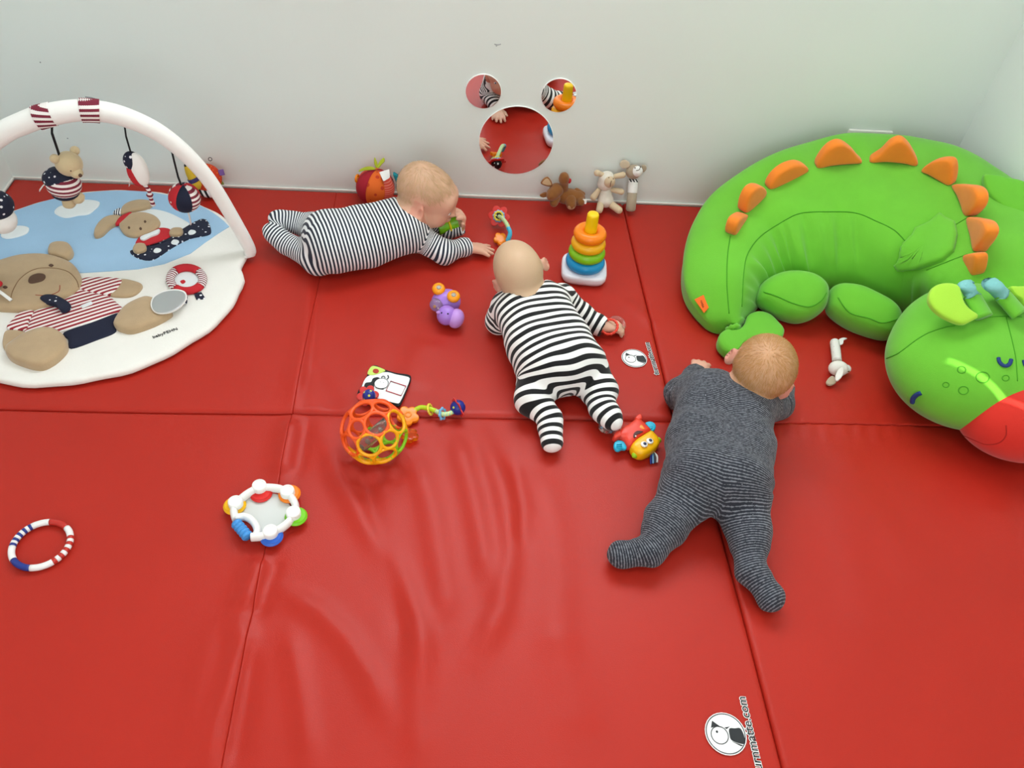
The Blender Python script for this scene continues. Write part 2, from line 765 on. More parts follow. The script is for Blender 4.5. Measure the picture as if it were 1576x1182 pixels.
# ================================================================== the room
WALLM = mat('white_wall_paint', '#e4ebe7', 0.75, 0.08, 90, var=0.012, vscale=3)
TRIMM = mat('white_trim_paint', '#efeee8', 0.45)
T = 0.10
FL_Z = -0.06
bx0, bx1, bz0, bz1 = BWIN
wb = structure(obj('wall_back', join(box((WALL_L - T, WALL_Y, FL_Z), (WALL_R + T, WALL_Y + T, bz0)), box((WALL_L - T, WALL_Y, bz1), (WALL_R + T, WALL_Y + T, ROOM_H)),
                                     box((WALL_L - T, WALL_Y, bz0), (bx0, WALL_Y + T, bz1)), box((bx1, WALL_Y, bz0), (WALL_R + T, WALL_Y + T, bz1))), WALLM, smooth=False))
wn2 = structure(thing('window_2', ((bx0 + bx1) / 2, WALL_Y + 0.05, bz0), 'high window in the mirror wall above the picture', 'window'))
fr2 = [box((bx0, WALL_Y + 0.03, bz0), (bx0 + 0.05, WALL_Y + 0.08, bz1)), box((bx1 - 0.05, WALL_Y + 0.03, bz0), (bx1, WALL_Y + 0.08, bz1)),
       box((bx0, WALL_Y + 0.03, bz0), (bx1, WALL_Y + 0.08, bz0 + 0.05)), box((bx0, WALL_Y + 0.03, bz1 - 0.05), (bx1, WALL_Y + 0.08, bz1))]
obj('window_frame', join(*fr2), TRIMM, wn2, smooth=False)
tag(wb, 'plain white wall behind the red mats carrying the round mirrors', 'wall')
wl = structure(obj('wall_left', box((WALL_L - T, FRONT_Y, FL_Z), (WALL_L, WALL_Y, ROOM_H)), WALLM, smooth=False))
tag(wl, 'white side wall meeting the mats at the left edge', 'wall')
sy, sz0, sz1 = SLIT[0][1], min(p[2] for p in SLIT), max(p[2] for p in SLIT)
oy0, oy1, oz0, oz1 = sy - 0.55, sy + 0.12, sz0 - 0.25, max(sz1 + 0.35, sz0 + 0.8)
wr = structure(obj('wall_right', join(box((WALL_R, FRONT_Y, FL_Z), (WALL_R + T, oy0, ROOM_H)), box((WALL_R, oy1, FL_Z), (WALL_R + T, WALL_Y, ROOM_H)),
                                      box((WALL_R, oy0, FL_Z), (WALL_R + T, oy1, oz0)), box((WALL_R, oy0, oz1), (WALL_R + T, oy1, ROOM_H))), WALLM, smooth=False))
wn3 = structure(thing('sun_slit', (WALL_R + 0.05, (oy0 + oy1) / 2, oz0), 'added opening in the side wall masked down to a sun slit', 'window'))  # unseen opening added here, masked to a slit that shapes the sun streak
BL = mat('cream_sun_mask', '#e2dccb', 0.9)
w_ = 0.009
for lo_, hi_ in (((oy0, oz0), (sy - w_, oz1)), ((sy + w_, oz0), (oy1, oz1)), ((sy - w_, oz0), (sy + w_, sz0)), ((sy - w_, sz1), (sy + w_, oz1))):
    obj('sun_mask', box((WALL_R + 0.002, lo_[0], lo_[1]), (WALL_R + 0.005, hi_[0], hi_[1])), BL, wn3, smooth=False)
obj('sun_mask_rail', box((WALL_R - 0.012, oy0, oz0 - 0.012), (WALL_R - 0.001, oy1, oz0 + 0.012), 0.003), TRIMM, wn3, smooth=40)
tag(wr, 'white side wall behind the green dragon cushion', 'wall')
fl = structure(obj('floor', box((WALL_L, FRONT_Y, FL_Z - 0.05), (WALL_R, WALL_Y, FL_Z)), mat('grey_linoleum', '#9a958c', 0.5, 0.05, 60, var=0.06, vscale=30), smooth=False))
tag(fl, 'grey floor underneath the red mats', 'floor')
ce = structure(obj('ceiling', box((WALL_L - T, FRONT_Y - T, ROOM_H), (WALL_R + T, WALL_Y + T, ROOM_H + 0.08)), mat('ceiling_paint', '#f0efea', 0.85), smooth=False))
tag(ce, 'white ceiling above the play corner', 'ceiling')
# front wall with a window opening
wx0, wx1, wz0, wz1 = -1.2, 0.8, 0.95, 2.15
for nm, lo, hi in (('a', (WALL_L - T, FRONT_Y - T, FL_Z), (wx0, FRONT_Y, ROOM_H)), ('b', (wx1, FRONT_Y - T, FL_Z), (WALL_R + T, FRONT_Y, ROOM_H)),
                   ('c', (wx0, FRONT_Y - T, FL_Z), (wx1, FRONT_Y, wz0)), ('d', (wx0, FRONT_Y - T, wz1), (wx1, FRONT_Y, ROOM_H))):
    if nm == 'a':
        fw = [box(lo, hi)]
    else:
        fw.append(box(lo, hi))
tag(structure(obj('wall_front', join(*fw), WALLM, smooth=False)), 'white wall with the window, behind the viewer', 'wall')
wn = structure(thing('window_1', ((wx0 + wx1) / 2, FRONT_Y - 0.05, wz0), 'wide window in the wall behind the viewer', 'window'))
fr = [box((wx0, FRONT_Y - 0.08, wz0), (wx0 + 0.05, FRONT_Y - 0.02, wz1)), box((wx1 - 0.05, FRONT_Y - 0.08, wz0), (wx1, FRONT_Y - 0.02, wz1)),
      box((wx0, FRONT_Y - 0.08, wz0), (wx1, FRONT_Y - 0.02, wz0 + 0.05)), box((wx0, FRONT_Y - 0.08, wz1 - 0.05), (wx1, FRONT_Y - 0.02, wz1)),
      box((-0.225, FRONT_Y - 0.08, wz0), (-0.175, FRONT_Y - 0.02, wz1))]
obj('window_frame', join(*fr), TRIMM, wn, smooth=False)
# white sealing strip where wall and mats meet
for i, (a, b) in enumerate([((WALL_L, WALL_Y - 0.006, 0.0), (WALL_R, WALL_Y - 0.0005, 0.006)), ((WALL_L + 0.0005, 0.3, 0.0), (WALL_L + 0.008, WALL_Y - 0.009, 0.006))]):
    tag(structure(obj('trim_%d' % (i + 1), box(a, b, 0.002), TRIMM, smooth=30)), ['thin white strip along the foot of the mirror wall', 'thin white strip along the foot of the side wall'][i], 'trim')
# faint scuffs on the wall
SCUFF = mat('wall_scuff', '#8f9094', 0.8)
for pts in ([(761, 68), (766, 69), (771, 68)], [(763, 70), (765, 71)], [(131, 149), (140, 150), (147, 152)]):
    P = [Wl(x, y) - np.array([0, 0.0002, 0]) for x, y in pts]
    obj('scuff', tube(P, 0.0012, 6), SCUFF, wb)
for x, y in ((104, 213), (62, 96)):
    obj('scuff', ball(Wl(x, y), (0.002, 0.0006, 0.002), 8, 6), SCUFF, wb)

# ceiling lamps
LF = mat('lamp_frame', '#e8e8e6', 0.4)
for k, (lx, ly, ls) in enumerate(LAMPS):
    t = thing('ceiling_lamp', (lx, ly, ROOM_H - 0.05), ['square white ceiling lamp above the babies', 'square white ceiling lamp towards the window'][k], 'lamp', 'ceiling lamps')
    s = 0.31
    fr = [box((lx - s, ly - s, ROOM_H - 0.05), (lx + s, ly - s + 0.02, ROOM_H)), box((lx - s, ly + s - 0.02, ROOM_H - 0.05), (lx + s, ly + s, ROOM_H)),
          box((lx - s, ly - s, ROOM_H - 0.05), (lx - s + 0.02, ly + s, ROOM_H)), box((lx + s - 0.02, ly - s, ROOM_H - 0.05), (lx + s, ly + s, ROOM_H))]
    obj('frame', join(*fr), LF, t, smooth=False)
    m = bpy.data.materials.new('lamp_diffuser_%d' % k)
    m.use_nodes = True
    b = m.node_tree.nodes['Principled BSDF']
    b.inputs['Base Color'].default_value = (0.9, 0.9, 0.9, 1)
    b.inputs['Emission Color'].default_value = (1.0, 0.965, 0.91, 1)
    b.inputs['Emission Strength'].default_value = ls
    obj('diffuser', box((lx - s + 0.021, ly - s + 0.021, ROOM_H - 0.04), (lx + s - 0.021, ly + s - 0.021, ROOM_H - 0.03)), m, t, smooth=False)

# ------------------------------------------------------------------ the red mats
REDV = mat('red_vinyl', '#b0291d', 0.34, 0.25, 700, var=0.03, vscale=5, spec=0.28)
SEAM_Y = 1.282
ridges = []          # (polyline in world xy, half width m, height m)


def ridge(px, w, h):
    ridges.append((np.array([F(x, y)[:2] for x, y in px]), w * 1.3, h * 1.15))


ridge([(478, 420), (470, 520), (452, 628)], 0.020, 0.008)
ridge([(490, 420), (482, 520), (466, 628)], 0.010, -0.005)
ridge([(452, 645), (443, 690), (436, 730)], 0.022, 0.012)
ridge([(470, 645), (462, 690), (455, 730)], 0.014, -0.008)
ridge([(404, 860), (392, 895), (378, 940)], 0.022, 0.012)
ridge([(424, 860), (410, 900), (394, 950)], 0.014, -0.008)
ridge([(360, 950), (372, 985), (352, 1060), (330, 1120), (322, 1182)], 0.018, 0.010)
ridge([(330, 960), (300, 1080), (280, 1182)], 0.016, 0.004)
ridge([(385, 1000), (376, 1090), (360, 1182)], 0.014, -0.006)
ridge([(480, 560), (500, 600), (520, 632)], 0.018, -0.004)
ridge([(495, 655), (520, 730), (560, 800), (600, 860), (640, 950), (655, 1060)], 0.020, 0.008)
ridge([(430, 905), (490, 940), (530, 980), (570, 1040), (600, 1110)], 0.018, 0.007)
ridge([(445, 975), (462, 1060), (480, 1182)], 0.016, 0.006)
ridge([(560, 720), (575, 800), (610, 900), (620, 1000)], 0.016, -0.005)
ridge([(640, 700), (662, 780), (680, 880), (690, 960)], 0.022, 0.007)
ridge([(700, 668), (722, 740), (740, 820), (752, 900)], 0.020, 0.008)
ridge([(745, 670), (775, 760), (788, 840), (770, 940), (735, 1010)], 0.020, 0.009)
ridge([(790, 700), (805, 780), (800, 850)], 0.014, -0.005)
ridge([(830, 720), (850, 800), (860, 900), (850, 1020)], 0.030, 0.005)
ridge([(655, 960), (640, 1060), (650, 1182)], 0.022, 0.006)
ridge([(858, 960), (872, 1040), (890, 1140)], 0.030, 0.004)
ridge([(600, 420), (580, 520), (560, 600)], 0.035, 0.004)
ridge([(660, 520), (640, 560), (630, 600)], 0.030, 0.005)
ridge([(1290, 680), (1320, 760), (1380, 840), (1440, 940)], 0.040, 0.004)
ridge([(1250, 720), (1300, 800), (1330, 900), (1350, 1020)], 0.040, 0.004)
ridge([(1530, 770), (1560, 830), (1600, 900)], 0.030, 0.005)
ridge([(962, 462), (985, 482), (1008, 500)], 0.018, 0.004)
for i in range(14):
    x = 1060 + i * 26
    ridge([(x, 647), (x + 4, 668 + 6 * (i % 3))], 0.006, 0.0025)
for i in range(8):
    x = 1225 + i * 22
    ridge([(x, 640), (x - 2, 626 - 5 * (i % 2))], 0.006, 0.002)


def mat_height(X, Y):
    Z = np.zeros_like(X)
    for P, w, h in ridges:
        dmin = np.full(X.shape, 9.0)
        tt = np.zeros(X.shape)
        L = len(P) - 1
        for i in range(L):
            a, b = P[i], P[i + 1]
            ba = b - a
            t = np.clip(((X - a[0]) * ba[0] + (Y - a[1]) * ba[1]) / (ba @ ba), 0, 1)
            d = np.hypot(X - a[0] - t * ba[0], Y - a[1] - t * ba[1])
            m = d < dmin
            dmin = np.where(m, d, dmin)
            tt = np.where(m, (i + t) / L, tt)
        env = np.clip(np.minimum(tt, 1 - tt) * 5 + 0.25, 0, 1)
        Z += h * env * np.exp(-(dmin / w) ** 2)
    Z += -0.0017 + 0.0015 * np.sin(7.1 * X + 3 * Y) * np.sin(5.3 * Y - 2 * X)
    return Z


def make_mat(x0, x1, y0, y1, step, lab, sharp=(0.012, 0.010, 0.012, 0.012)):
    """cushioned vinyl mat with rolled edges; sharp = edge drop widths left, right, near, far"""
    def ticks(a, b):
        n = int((b - a) / step)
        e = np.array([0, 0.0015, 0.004, 0.008, 0.013, 0.02])
        return np.unique(np.concatenate([a + e, np.linspace(a + 0.026, b - 0.026, n), b - e]))
    xs, ys = ticks(x0, x1), ticks(y0, y1)
    X, Y = np.meshgrid(xs, ys, indexing='ij')
    Z = mat_height(X, Y)
    for d, w in ((X - x0, sharp[0]), (x1 - X, sharp[1]), (Y - y0, sharp[2]), (y1 - Y, sharp[3])):
        q = np.clip(1 - d / w, 0, 1)
        Z = Z - w * (1 - np.sqrt(np.clip(1 - q * q, 0, 1)))
    V = np.stack([X, Y, Z], -1).reshape(-1, 3)
    nx, ny = len(xs), len(ys)
    I = np.arange(nx * ny).reshape(nx, ny)
    Fc = np.stack([I[:-1, :-1], I[1:, :-1], I[1:, 1:], I[:-1, 1:]], -1).reshape(-1, 4).tolist()
    rim = list(I[:, 0]) + list(I[-1, 1:]) + list(I[-2::-1, -1]) + list(I[0, -2:0:-1])
    n0 = len(V)
    B = V[rim].copy()
    B[:, 2] = FL_Z
    V = np.vstack([V, B])
    m = len(rim)
    for i in range(m):
        j = (i + 1) % m
        Fc.append((rim[i], n0 + i, n0 + j, rim[j]))
    Fc.append(tuple(n0 + i for i in range(m))[::-1])
    o = obj('gym_mat', (V, Fc), REDV)
    tag(o, lab, 'mat', 'red gym mats')
    return o


XL, XB, XF = -0.366, 0.560, 0.606
g = 0.0003
mat_bl = make_mat(WALL_L + 0.001, XL - g, SEAM_Y + g, WALL_Y - 0.001, 0.016, 'red vinyl mat under the round play mat beside the mirror wall', (0.012, 0.0008, 0.012, 0.012))
mat_bm = make_mat(XL + g, XB - g, SEAM_Y + g, WALL_Y - 0.001, 0.009, 'red vinyl mat below the wall mirrors carrying the stacking tower', (0.0008, 0.010, 0.020, 0.012))
mat_br = make_mat(XB + g, WALL_R - 0.001, SEAM_Y + g, WALL_Y - 0.001, 0.014, 'red vinyl mat under the green dragon cushion', (0.010, 0.012, 0.006, 0.012))
mat_fl = make_mat(WALL_L + 0.001, XL - g, 0.33, SEAM_Y - g, 0.012, 'red vinyl mat at the front carrying the striped ring', (0.012, 0.0008, 0.012, 0.012))
mat_fm = make_mat(XL + g, XF - g, 0.33, SEAM_Y - g, 0.008, 'creased red vinyl mat at the front middle with long soft folds', (0.0008, 0.010, 0.012, 0.008))
mat_fr = make_mat(XF + g, WALL_R - 0.001, 0.33, SEAM_Y - g, 0.012, 'red vinyl mat at the front in the corner nearest the dragon snout', (0.010, 0.012, 0.012, 0.006))

# printed logos on the mats
WHITEP = mat('white_print', '#f2f4f4', 0.5)
BLACKP = mat('black_print', '#23272b', 0.5)


def mat_logo(cpx, parent, R, text_from, text_to):
    c = F(*cpx)
    c[2] = mat_height(np.array([c[0]]), np.array([c[1]]))[0] + 0.0022
    a, b = F(*text_from), F(*text_to)                  # start and end of the lettering
    ex = unit((b - a) * [1, 1, 0])
    ey = np.array([-ex[1], ex[0], 0])
    ez = np.array([0, 0, 1.0])
    P = lambda x, y, z=0.0: c + ex * x * R + ey * y * R + ez * z

    def poly(pts, m, z, nm, rnd=1):
        V = crom(np.array(pts, float), 5, True) if rnd else np.array(pts, float)
        n = len(V)
        W = [P(x, y, z) for x, y in V] + [P(x, y, z - 0.0006) for x, y in V]
        Fc = [tuple(range(n)), tuple(range(2 * n - 1, n - 1, -1))] + [(i, n + i, n + (i + 1) % n, (i + 1) % n) for i in range(n)]
        return obj(nm, (W, Fc), m, parent, smooth=False)
    circ = lambda r: [(r * math.cos(t), r * math.sin(t)) for t in np.linspace(0, 2 * math.pi, 28, endpoint=False)]
    poly(circ(1.0), WHITEP, 0.0006, 'logo_disc', 0)
    obj('logo_ring', torus(P(0, 0, 0.0008), R * 0.93, R * 0.022, n=40, k=6), BLACKP, parent)
    # bird: beak up, round pale head, dark body to the side
    poly([(.61, .54), (.28, .14), (.34, .40), (.28, .66)], BLACKP, 0.0010, 'logo_bird_beak', 0)
    obj('logo_bird_head', torus(P(-0.07, 0.31, 0.0010), R * 0.41, R * 0.020, n=30, k=6), BLACKP, parent)
    obj('logo_bird_eye', ball(P(0.09, 0.41, 0.001), (R * 0.06, R * 0.06, 0.0006), 10, 6), BLACKP, parent)
    poly([(.23, -.23), (.24, -.50), (.23, -.77), (-.14, -.87), (-.49, -.80), (-.33, -.24), (-.05, -.17)], BLACKP, 0.0010, 'logo_bird_body')
    poly([(.28, 0), (.33, -.28), (.21, -.09)], BLACKP, 0.0010, 'logo_bird_wing', 0)
    poly([(-.35, -.19), (-.56, -.73), (-.59, -.61)], BLACKP, 0.0010, 'logo_bird_foot', 0)
    # lettering
    L = np.linalg.norm(b - a)
    mid = (a + b) / 2
    mid[2] = c[2]
    size = L / 6.15
    obj('lettering_outline', text_geo('turnmatte.com', size, mid - ez * 0.0002, ex, ey, ez, 0.0003, 0.1, size * 0.06), WHITEP, parent, smooth=False)
    obj('lettering', text_geo('turnmatte.com', size, mid + ez * 0.0006, ex, ey, ez, 0.0004, 0.1, size * 0.004), BLACKP, parent, smooth=False)


mat_logo((1117, 1129), mat_fm, 0.0380, (1170, 1194), (1141, 1071))
mat_logo((976, 552), mat_bm, 0.034, (1011, 578), (995, 527))

# ------------------------------------------------------------------ mirrors on the wall
MIR = mat('mirror_glass', '#f2f2f2', 0.015, metal=1.0)
MEDGE = mat('mirror_edge', '#f4f1ee', 0.3)
for cx, cz, r, lb in ((0.1933, 0.2034, 0.1146, 'large round frameless mirror, lowest of the three on the wall'),
                      (0.0853, 0.3565, 0.0529, 'small round mirror above left of the large one'),
                      (0.3075, 0.3561, 0.0529, 'small round mirror above right of the large one')):
    t = thing('wall_mirror', (cx, WALL_Y, cz - r), lb, 'mirror', 'round wall mirrors')
    c = (cx, WALL_Y, cz)
    obj('backing', lathe([(r, 0.0), (r, 0.003), (r - 0.0015, 0.0042)], c, (0, -1, 0), 72), MEDGE, t, smooth=40)
    obj('glass', lathe([(r - 0.0016, 0.0035), (r - 0.0016, 0.0046)], c, (0, -1, 0), 72), MIR, t, smooth=False)

# wall outlet cover whose upper edge shows above the dragon
a, b = Wl(1306, 198), Wl(1373, 201)
t = thing('wall_socket', ((a[0] + b[0]) / 2, WALL_Y - 0.012, a[2] - 0.085), 'white wall socket plate half hidden behind the dragon cushion', 'socket')
obj('plate', box((a[0], WALL_Y - 0.012, a[2] - 0.085), (b[0], WALL_Y - 0.0005, a[2] + 0.001), 0.003), TRIMM, t, smooth=40)
for x in (a[0] + 0.035, b[0] - 0.035):
    obj('socket_insert', lathe([(0.022, 0), (0.022, 0.002), (0.019, 0.002), (0.017, -0.006)], (x, WALL_Y - 0.012, a[2] - 0.045), (0, -1, 0), 24), TRIMM, t, smooth=40)

# ================================================================== dragon cushion
GREEN = mat('green_plush', '#68bb2c', 0.9, 0.25, 500, var=0.04, vscale=14, sheen=0.25)
GREENS = mat('green_seam', '#479a1c', 0.9)
ORANGE = mat('orange_plush', '#ee8420', 0.9, 0.25, 500, var=0.05, vscale=20, sheen=0.2)
LIME = mat('lime_plush', '#a6dc3c', 0.9, 0.2, 500, sheen=0.2)
AQUA = mat('aqua_ribbed_cloth', '#7fc0bf', 0.9, 0.4, 300)
REDP = mat('red_plush', '#d0281a', 0.9, 0.25, 500, var=0.04, vscale=14, sheen=0.2)
NAVY = mat('navy_thread', '#1d3a78', 0.7)

dragon = thing('dragon_cushion', (1.25, 1.75, 0.0), 'huge curled green dragon floor cushion with orange spikes and red snout', 'cushion')
# stations from tail to neck: outer silhouette, ridge, belly seam, inner middle, inner foot (pixel x, pixel y, height)
ST = [
    [(1118, 500, .040), (1128, 497, .055), (1136, 500, .050), (1140, 503, .035), (1142, 508, .0)],
    [(1092, 488, .050), (1120, 470, .085), (1140, 476, .075), (1150, 482, .045), (1152, 492, .0)],
    [(1064, 440, .080), (1115, 420, .135), (1148, 432, .120), (1170, 446, .070), (1174, 466, .0)],
    [(1060, 390, .110), (1126, 362, .175), (1160, 385, .160), (1186, 414, .110), (1188, 462, .0)],
    [(1075, 335, .150), (1145, 325, .205), (1185, 350, .185), (1207, 398, .125), (1217, 457, .0)],
    [(1112, 284, .205), (1185, 285, .245), (1217, 332, .215), (1236, 402, .130), (1242, 457, .0)],
    [(1200, 232, .275), (1250, 257, .290), (1270, 325, .235), (1282, 402, .135), (1278, 457, .0)],
    [(1300, 207, .320), (1330, 247, .315), (1325, 332, .240), (1322, 412, .130), (1322, 466, .0)],
    [(1410, 210, .335), (1410, 260, .325), (1375, 362, .235), (1362, 434, .120), (1367, 480, .0)],
    [(1500, 238, .340), (1470, 292, .325), (1412, 392, .225), (1397, 452, .110), (1402, 492, .0)],
    [(1580, 292, .335), (1503, 338, .315), (1436, 420, .225), (1425, 470, .110), (1432, 505, .0)],
    [(1640, 372, .320), (1512, 400, .285), (1456, 446, .215), (1455, 488, .110), (1462, 522, .0)],
    [(1660, 450, .280), (1520, 470, .225), (1480, 492, .180), (1480, 516, .100), (1486, 545, .0)],
    [(1600, 520, .200), (1540, 520, .190), (1510, 525, .160), (1506, 540, .090), (1510, 560, .0)],
]
rows = []
for s in ST:
    P = [F(*q) for q in s]
    for q in P:
        q[0] = min(q[0], WALL_R - 0.012)
        q[1] = min(q[1], WALL_Y - 0.014)
    o, rdg, inn = P[0], P[1], P[4]
    og = o.copy()
    og[2] = 0.0
    og[:2] += (inn[:2] - og[:2]) * 0.06
    om = o.copy()
    om[2] = o[2] * 0.5
    om[0] = min(om[0] - (inn[0] - o[0]) * 0.02, WALL_R - 0.008)
    om[1] = min(om[1] - (inn[1] - o[1]) * 0.02, WALL_Y - 0.010)
    rows.append([og, om, P[0], P[1], P[2], P[3], inn, (og + inn) / 2])
rows = np.array(rows)
nP = rows.shape[1]
cols = [crom(rows[:, j], 9) for j in range(nP)]
sec = np.stack(cols, 1)
rings = []
for i in range(len(sec)):
    r = crom(sec[i], 7, True)
    r[:, 2] = np.maximum(r[:, 2], 0.001)
    r[:, 0] = np.minimum(r[:, 0], WALL_R - 0.004)
    r[:, 1] = np.minimum(r[:, 1], WALL_Y - 0.005)
    rings.append(r)
dg = loft(rings)
# soft folds on the belly side
V = np.array(dg[0])
K = len(rings[0])
j = np.tile(np.arange(K) / 7.0, len(rings))
belly = np.clip(1 - np.abs(j - 4.9) / 1.1, 0, 1)
for i, v in enumerate(V):
    ii = (i // K) / 9.0
    fold = noise.noise(Vector((ii * 3.4, j[i] * 0.5, 3.3)))
    w2 = noise.noise(Vector((v[0] * 9, v[1] * 9, v[2] * 9)))
    V[i, 2] += (-0.045 * belly[i] * max(fold, -0.2) + 0.006 * w2 * (v[2] > 0.03)) * (1 if v[2] > 0.02 else 0)
V[:, 2] = np.maximum(V[:, 2], 0.001)
dg = (V, dg[1])
obj('body', dg, GREEN, dragon, subsurf=1)
DB = bvh_of(dg)
zs = lambda l: zoomed(l, 1020, 190, 2.835)
zh = lambda l: zoomed(l, 1340, 400, 3.695)
# sewn seams on the body
obj('seam', seam(zs([(345, 800), (355, 640), (375, 560), (430, 490), (520, 430), (600, 392), (720, 385), (840, 390), (930, 425), (1010, 465), (1060, 515)]), DB, 0.0016), GREENS, dragon)
obj('seam', seam(zs([(290, 830), (280, 700), (283, 580), (295, 490)]), DB, 0.0016), GREENS, dragon)
obj('seam', seam(zs([(1280, 440), (1330, 410), (1380, 380)]), DB, 0.0014), GREENS, dragon)
obj('seam', seam(zs([(1150, 640), (1250, 600), (1330, 570)]), DB, 0.0014), GREENS, dragon)
# wing sewn on the flank, second wing on the far side
obj('wing', drape(zs([(1012, 620), (1040, 592), (1038, 545), (1085, 492), (1098, 462), (1160, 436), (1208, 396), (1232, 416), (1276, 436), (1286, 490), (1272, 560), (1220, 602), (1120, 638), (1030, 642)]), DB, 0.020, 90, round_=0), GREEN, dragon)
wp = F(1550, 300, 0.345)
wp[0] = min(wp[0], WALL_R - 0.06)
obj('wing', padpx([(1512, 274), (1520, 270), (1545, 275), (1584, 288), (1588, 330), (1576, 336), (1545, 322), (1520, 300)], wp, (-0.25, -0.45, 1), 0.014, 0.012, 56), GREEN, dragon)


# spikes along the ridge: soft fins that stand on the back
def spike(a, b, outline, lean=0.0, th=0.016, name='spike'):
    pa, na = hit(DB, *a)
    pb, nb = hit(DB, *b)
    base = unit(pb - pa)
    upv = unit(unit(na + nb) + np.array([0, 0, 0.6]))
    n = unit(np.cross(base, upv))
    if n @ (CAMP - pa) < 0:
        n = -n
    p0 = (pa + pb) / 2 - upv * 0.006
    return obj(name, padpx(outline, p0, n, th, th, 48, round_=1), ORANGE, dragon)


SPK = [
    ((295, 480), (350, 395), [(293, 480), (296, 450), (310, 415), (335, 395), (354, 393), (352, 420), (335, 460), (310, 484)]),
    ((350, 380), (430, 305), [(346, 382), (348, 340), (370, 290), (400, 268), (428, 272), (438, 295), (420, 325), (385, 360)]),
    ((460, 275), (620, 195), [(456, 277), (475, 230), (520, 190), (570, 170), (605, 172), (628, 192), (600, 215), (530, 250)]),
    ((670, 180), (860, 160), [(666, 182), (690, 130), (730, 90), (775, 78), (820, 105), (850, 140), (865, 160), (800, 165), (730, 172)]),
    ((905, 155), (1110, 170), [(900, 157), (950, 120), (990, 80), (1030, 62), (1060, 75), (1090, 115), (1112, 172), (1050, 162), (970, 155)]),
    ((1140, 200), (1265, 262), [(1138, 200), (1165, 172), (1215, 152), (1265, 155), (1278, 190), (1275, 235), (1262, 264), (1210, 238), (1170, 215)]),
    ((1285, 270), (1345, 400), [(1282, 268), (1330, 266), (1375, 275), (1398, 305), (1395, 350), (1370, 385), (1340, 404), (1325, 360), (1305, 310)]),
    ((1352, 420), (1380, 555), [(1348, 415), (1385, 413), (1425, 425), (1443, 460), (1430, 500), (1400, 540), (1380, 560), (1368, 500)]),
    ((1335, 580), (1375, 655), [(1332, 580), (1345, 567), (1390, 568), (1393, 610), (1376, 660), (1345, 630)]),
]
for a, b, ol in SPK:
    a, b = zs([a])[0], zs([b])[0]
    spike(a, b, zs(ol), th=0.018)


# legs: two puffy feet against the belly
def leg(px, zc, th, seam_px):
    c = F(*np.mean(px, 0), zc)
    n = unit(CAMP - c) * [0.5, 0.7, 1.3]
    g = padpx(px, c, n, th, th * 0.9, 60, rings=[(1, 0), (.99, .22), (.95, .48), (.86, .74), (.7, .92), (.45, 1.0), (.2, 1.02), (.02, 1.02)])
    V = np.array(g[0])
    V[:, 2] = np.maximum(V[:, 2] - max(V[:, 2].min(), 0) + 0.0005, 0.001)
    o = obj('leg', (V, g[1]), GREEN, dragon, subsurf=1)
    obj('seam', seam(seam_px, bvh_of((V, g[1])), 0.0016), GREENS, o)


leg(zs([(400, 770), (425, 705), (500, 660), (580, 650), (660, 665), (712, 705), (722, 750), (705, 810), (650, 855), (580, 872), (500, 850), (420, 800)]), 0.062, 0.062,
    zs([(440, 735), (500, 755), (570, 785), (640, 800), (690, 775), (715, 740)]))
leg(zs([(708, 790), (722, 735), (765, 706), (850, 715), (930, 750), (1000, 790), (1038, 840), (1030, 905), (985, 945), (900, 930), (800, 890), (720, 830)]), 0.062, 0.066,
    zs([(765, 760), (815, 825), (900, 850), (960, 870), (1035, 850)]))

# tail tip: a heart-shaped leaf tied on with a knot
tp = F(1135, 515, 0.02)
obj('tail_tip', padpx(zs([(330, 915), (350, 890), (365, 855), (410, 838), (460, 848), (500, 885), (525, 920), (500, 960), (420, 980), (345, 985), (310, 1020), (270, 1010), (238, 975), (240, 940), (265, 922), (305, 922)]), tp, (0, 0, 1), 0.024, 0.018, 72), GREEN, dragon)
k = F(1128, 506, 0.035)
obj('tail_knot', torus(k, 0.014, 0.008, unit(F(1120, 480, 0.05) - F(1136, 520, 0.02)), 20, 8, mod=7, mamp=0.25), GREEN, dragon)

# head
HC = np.array([1.335, 1.400, 0.150])
sh = Soft((0.98, 1.02, -0.02), (1.60, 1.75, 0.42), 0.008)
sh.ell(HC + [0.006, -0.012, -0.014], (0.240, 0.180, 0.130), k=0)
sh.ell(HC + [0.0, 0.06, 0.02], (0.170, 0.125, 0.105), k=0.06)
sh.ell(HC + [-0.06, -0.06, -0.03], (0.170, 0.150, 0.110), k=0.05)
sh.ell(HC + [0.06, -0.06, -0.03], (0.170, 0.150, 0.110), k=0.05)
sh.floor(0.002)
HV, HF = sh.mesh()
HV = smooth_mesh(HV, HF, 4)
HV[:, 0] = np.minimum(HV[:, 0], WALL_R - 0.004)
HV[:, 2] = np.maximum(HV[:, 2], 0.002)
head = obj('head', (HV, HF), GREEN, dragon)
HB = bvh_of((HV, HF))
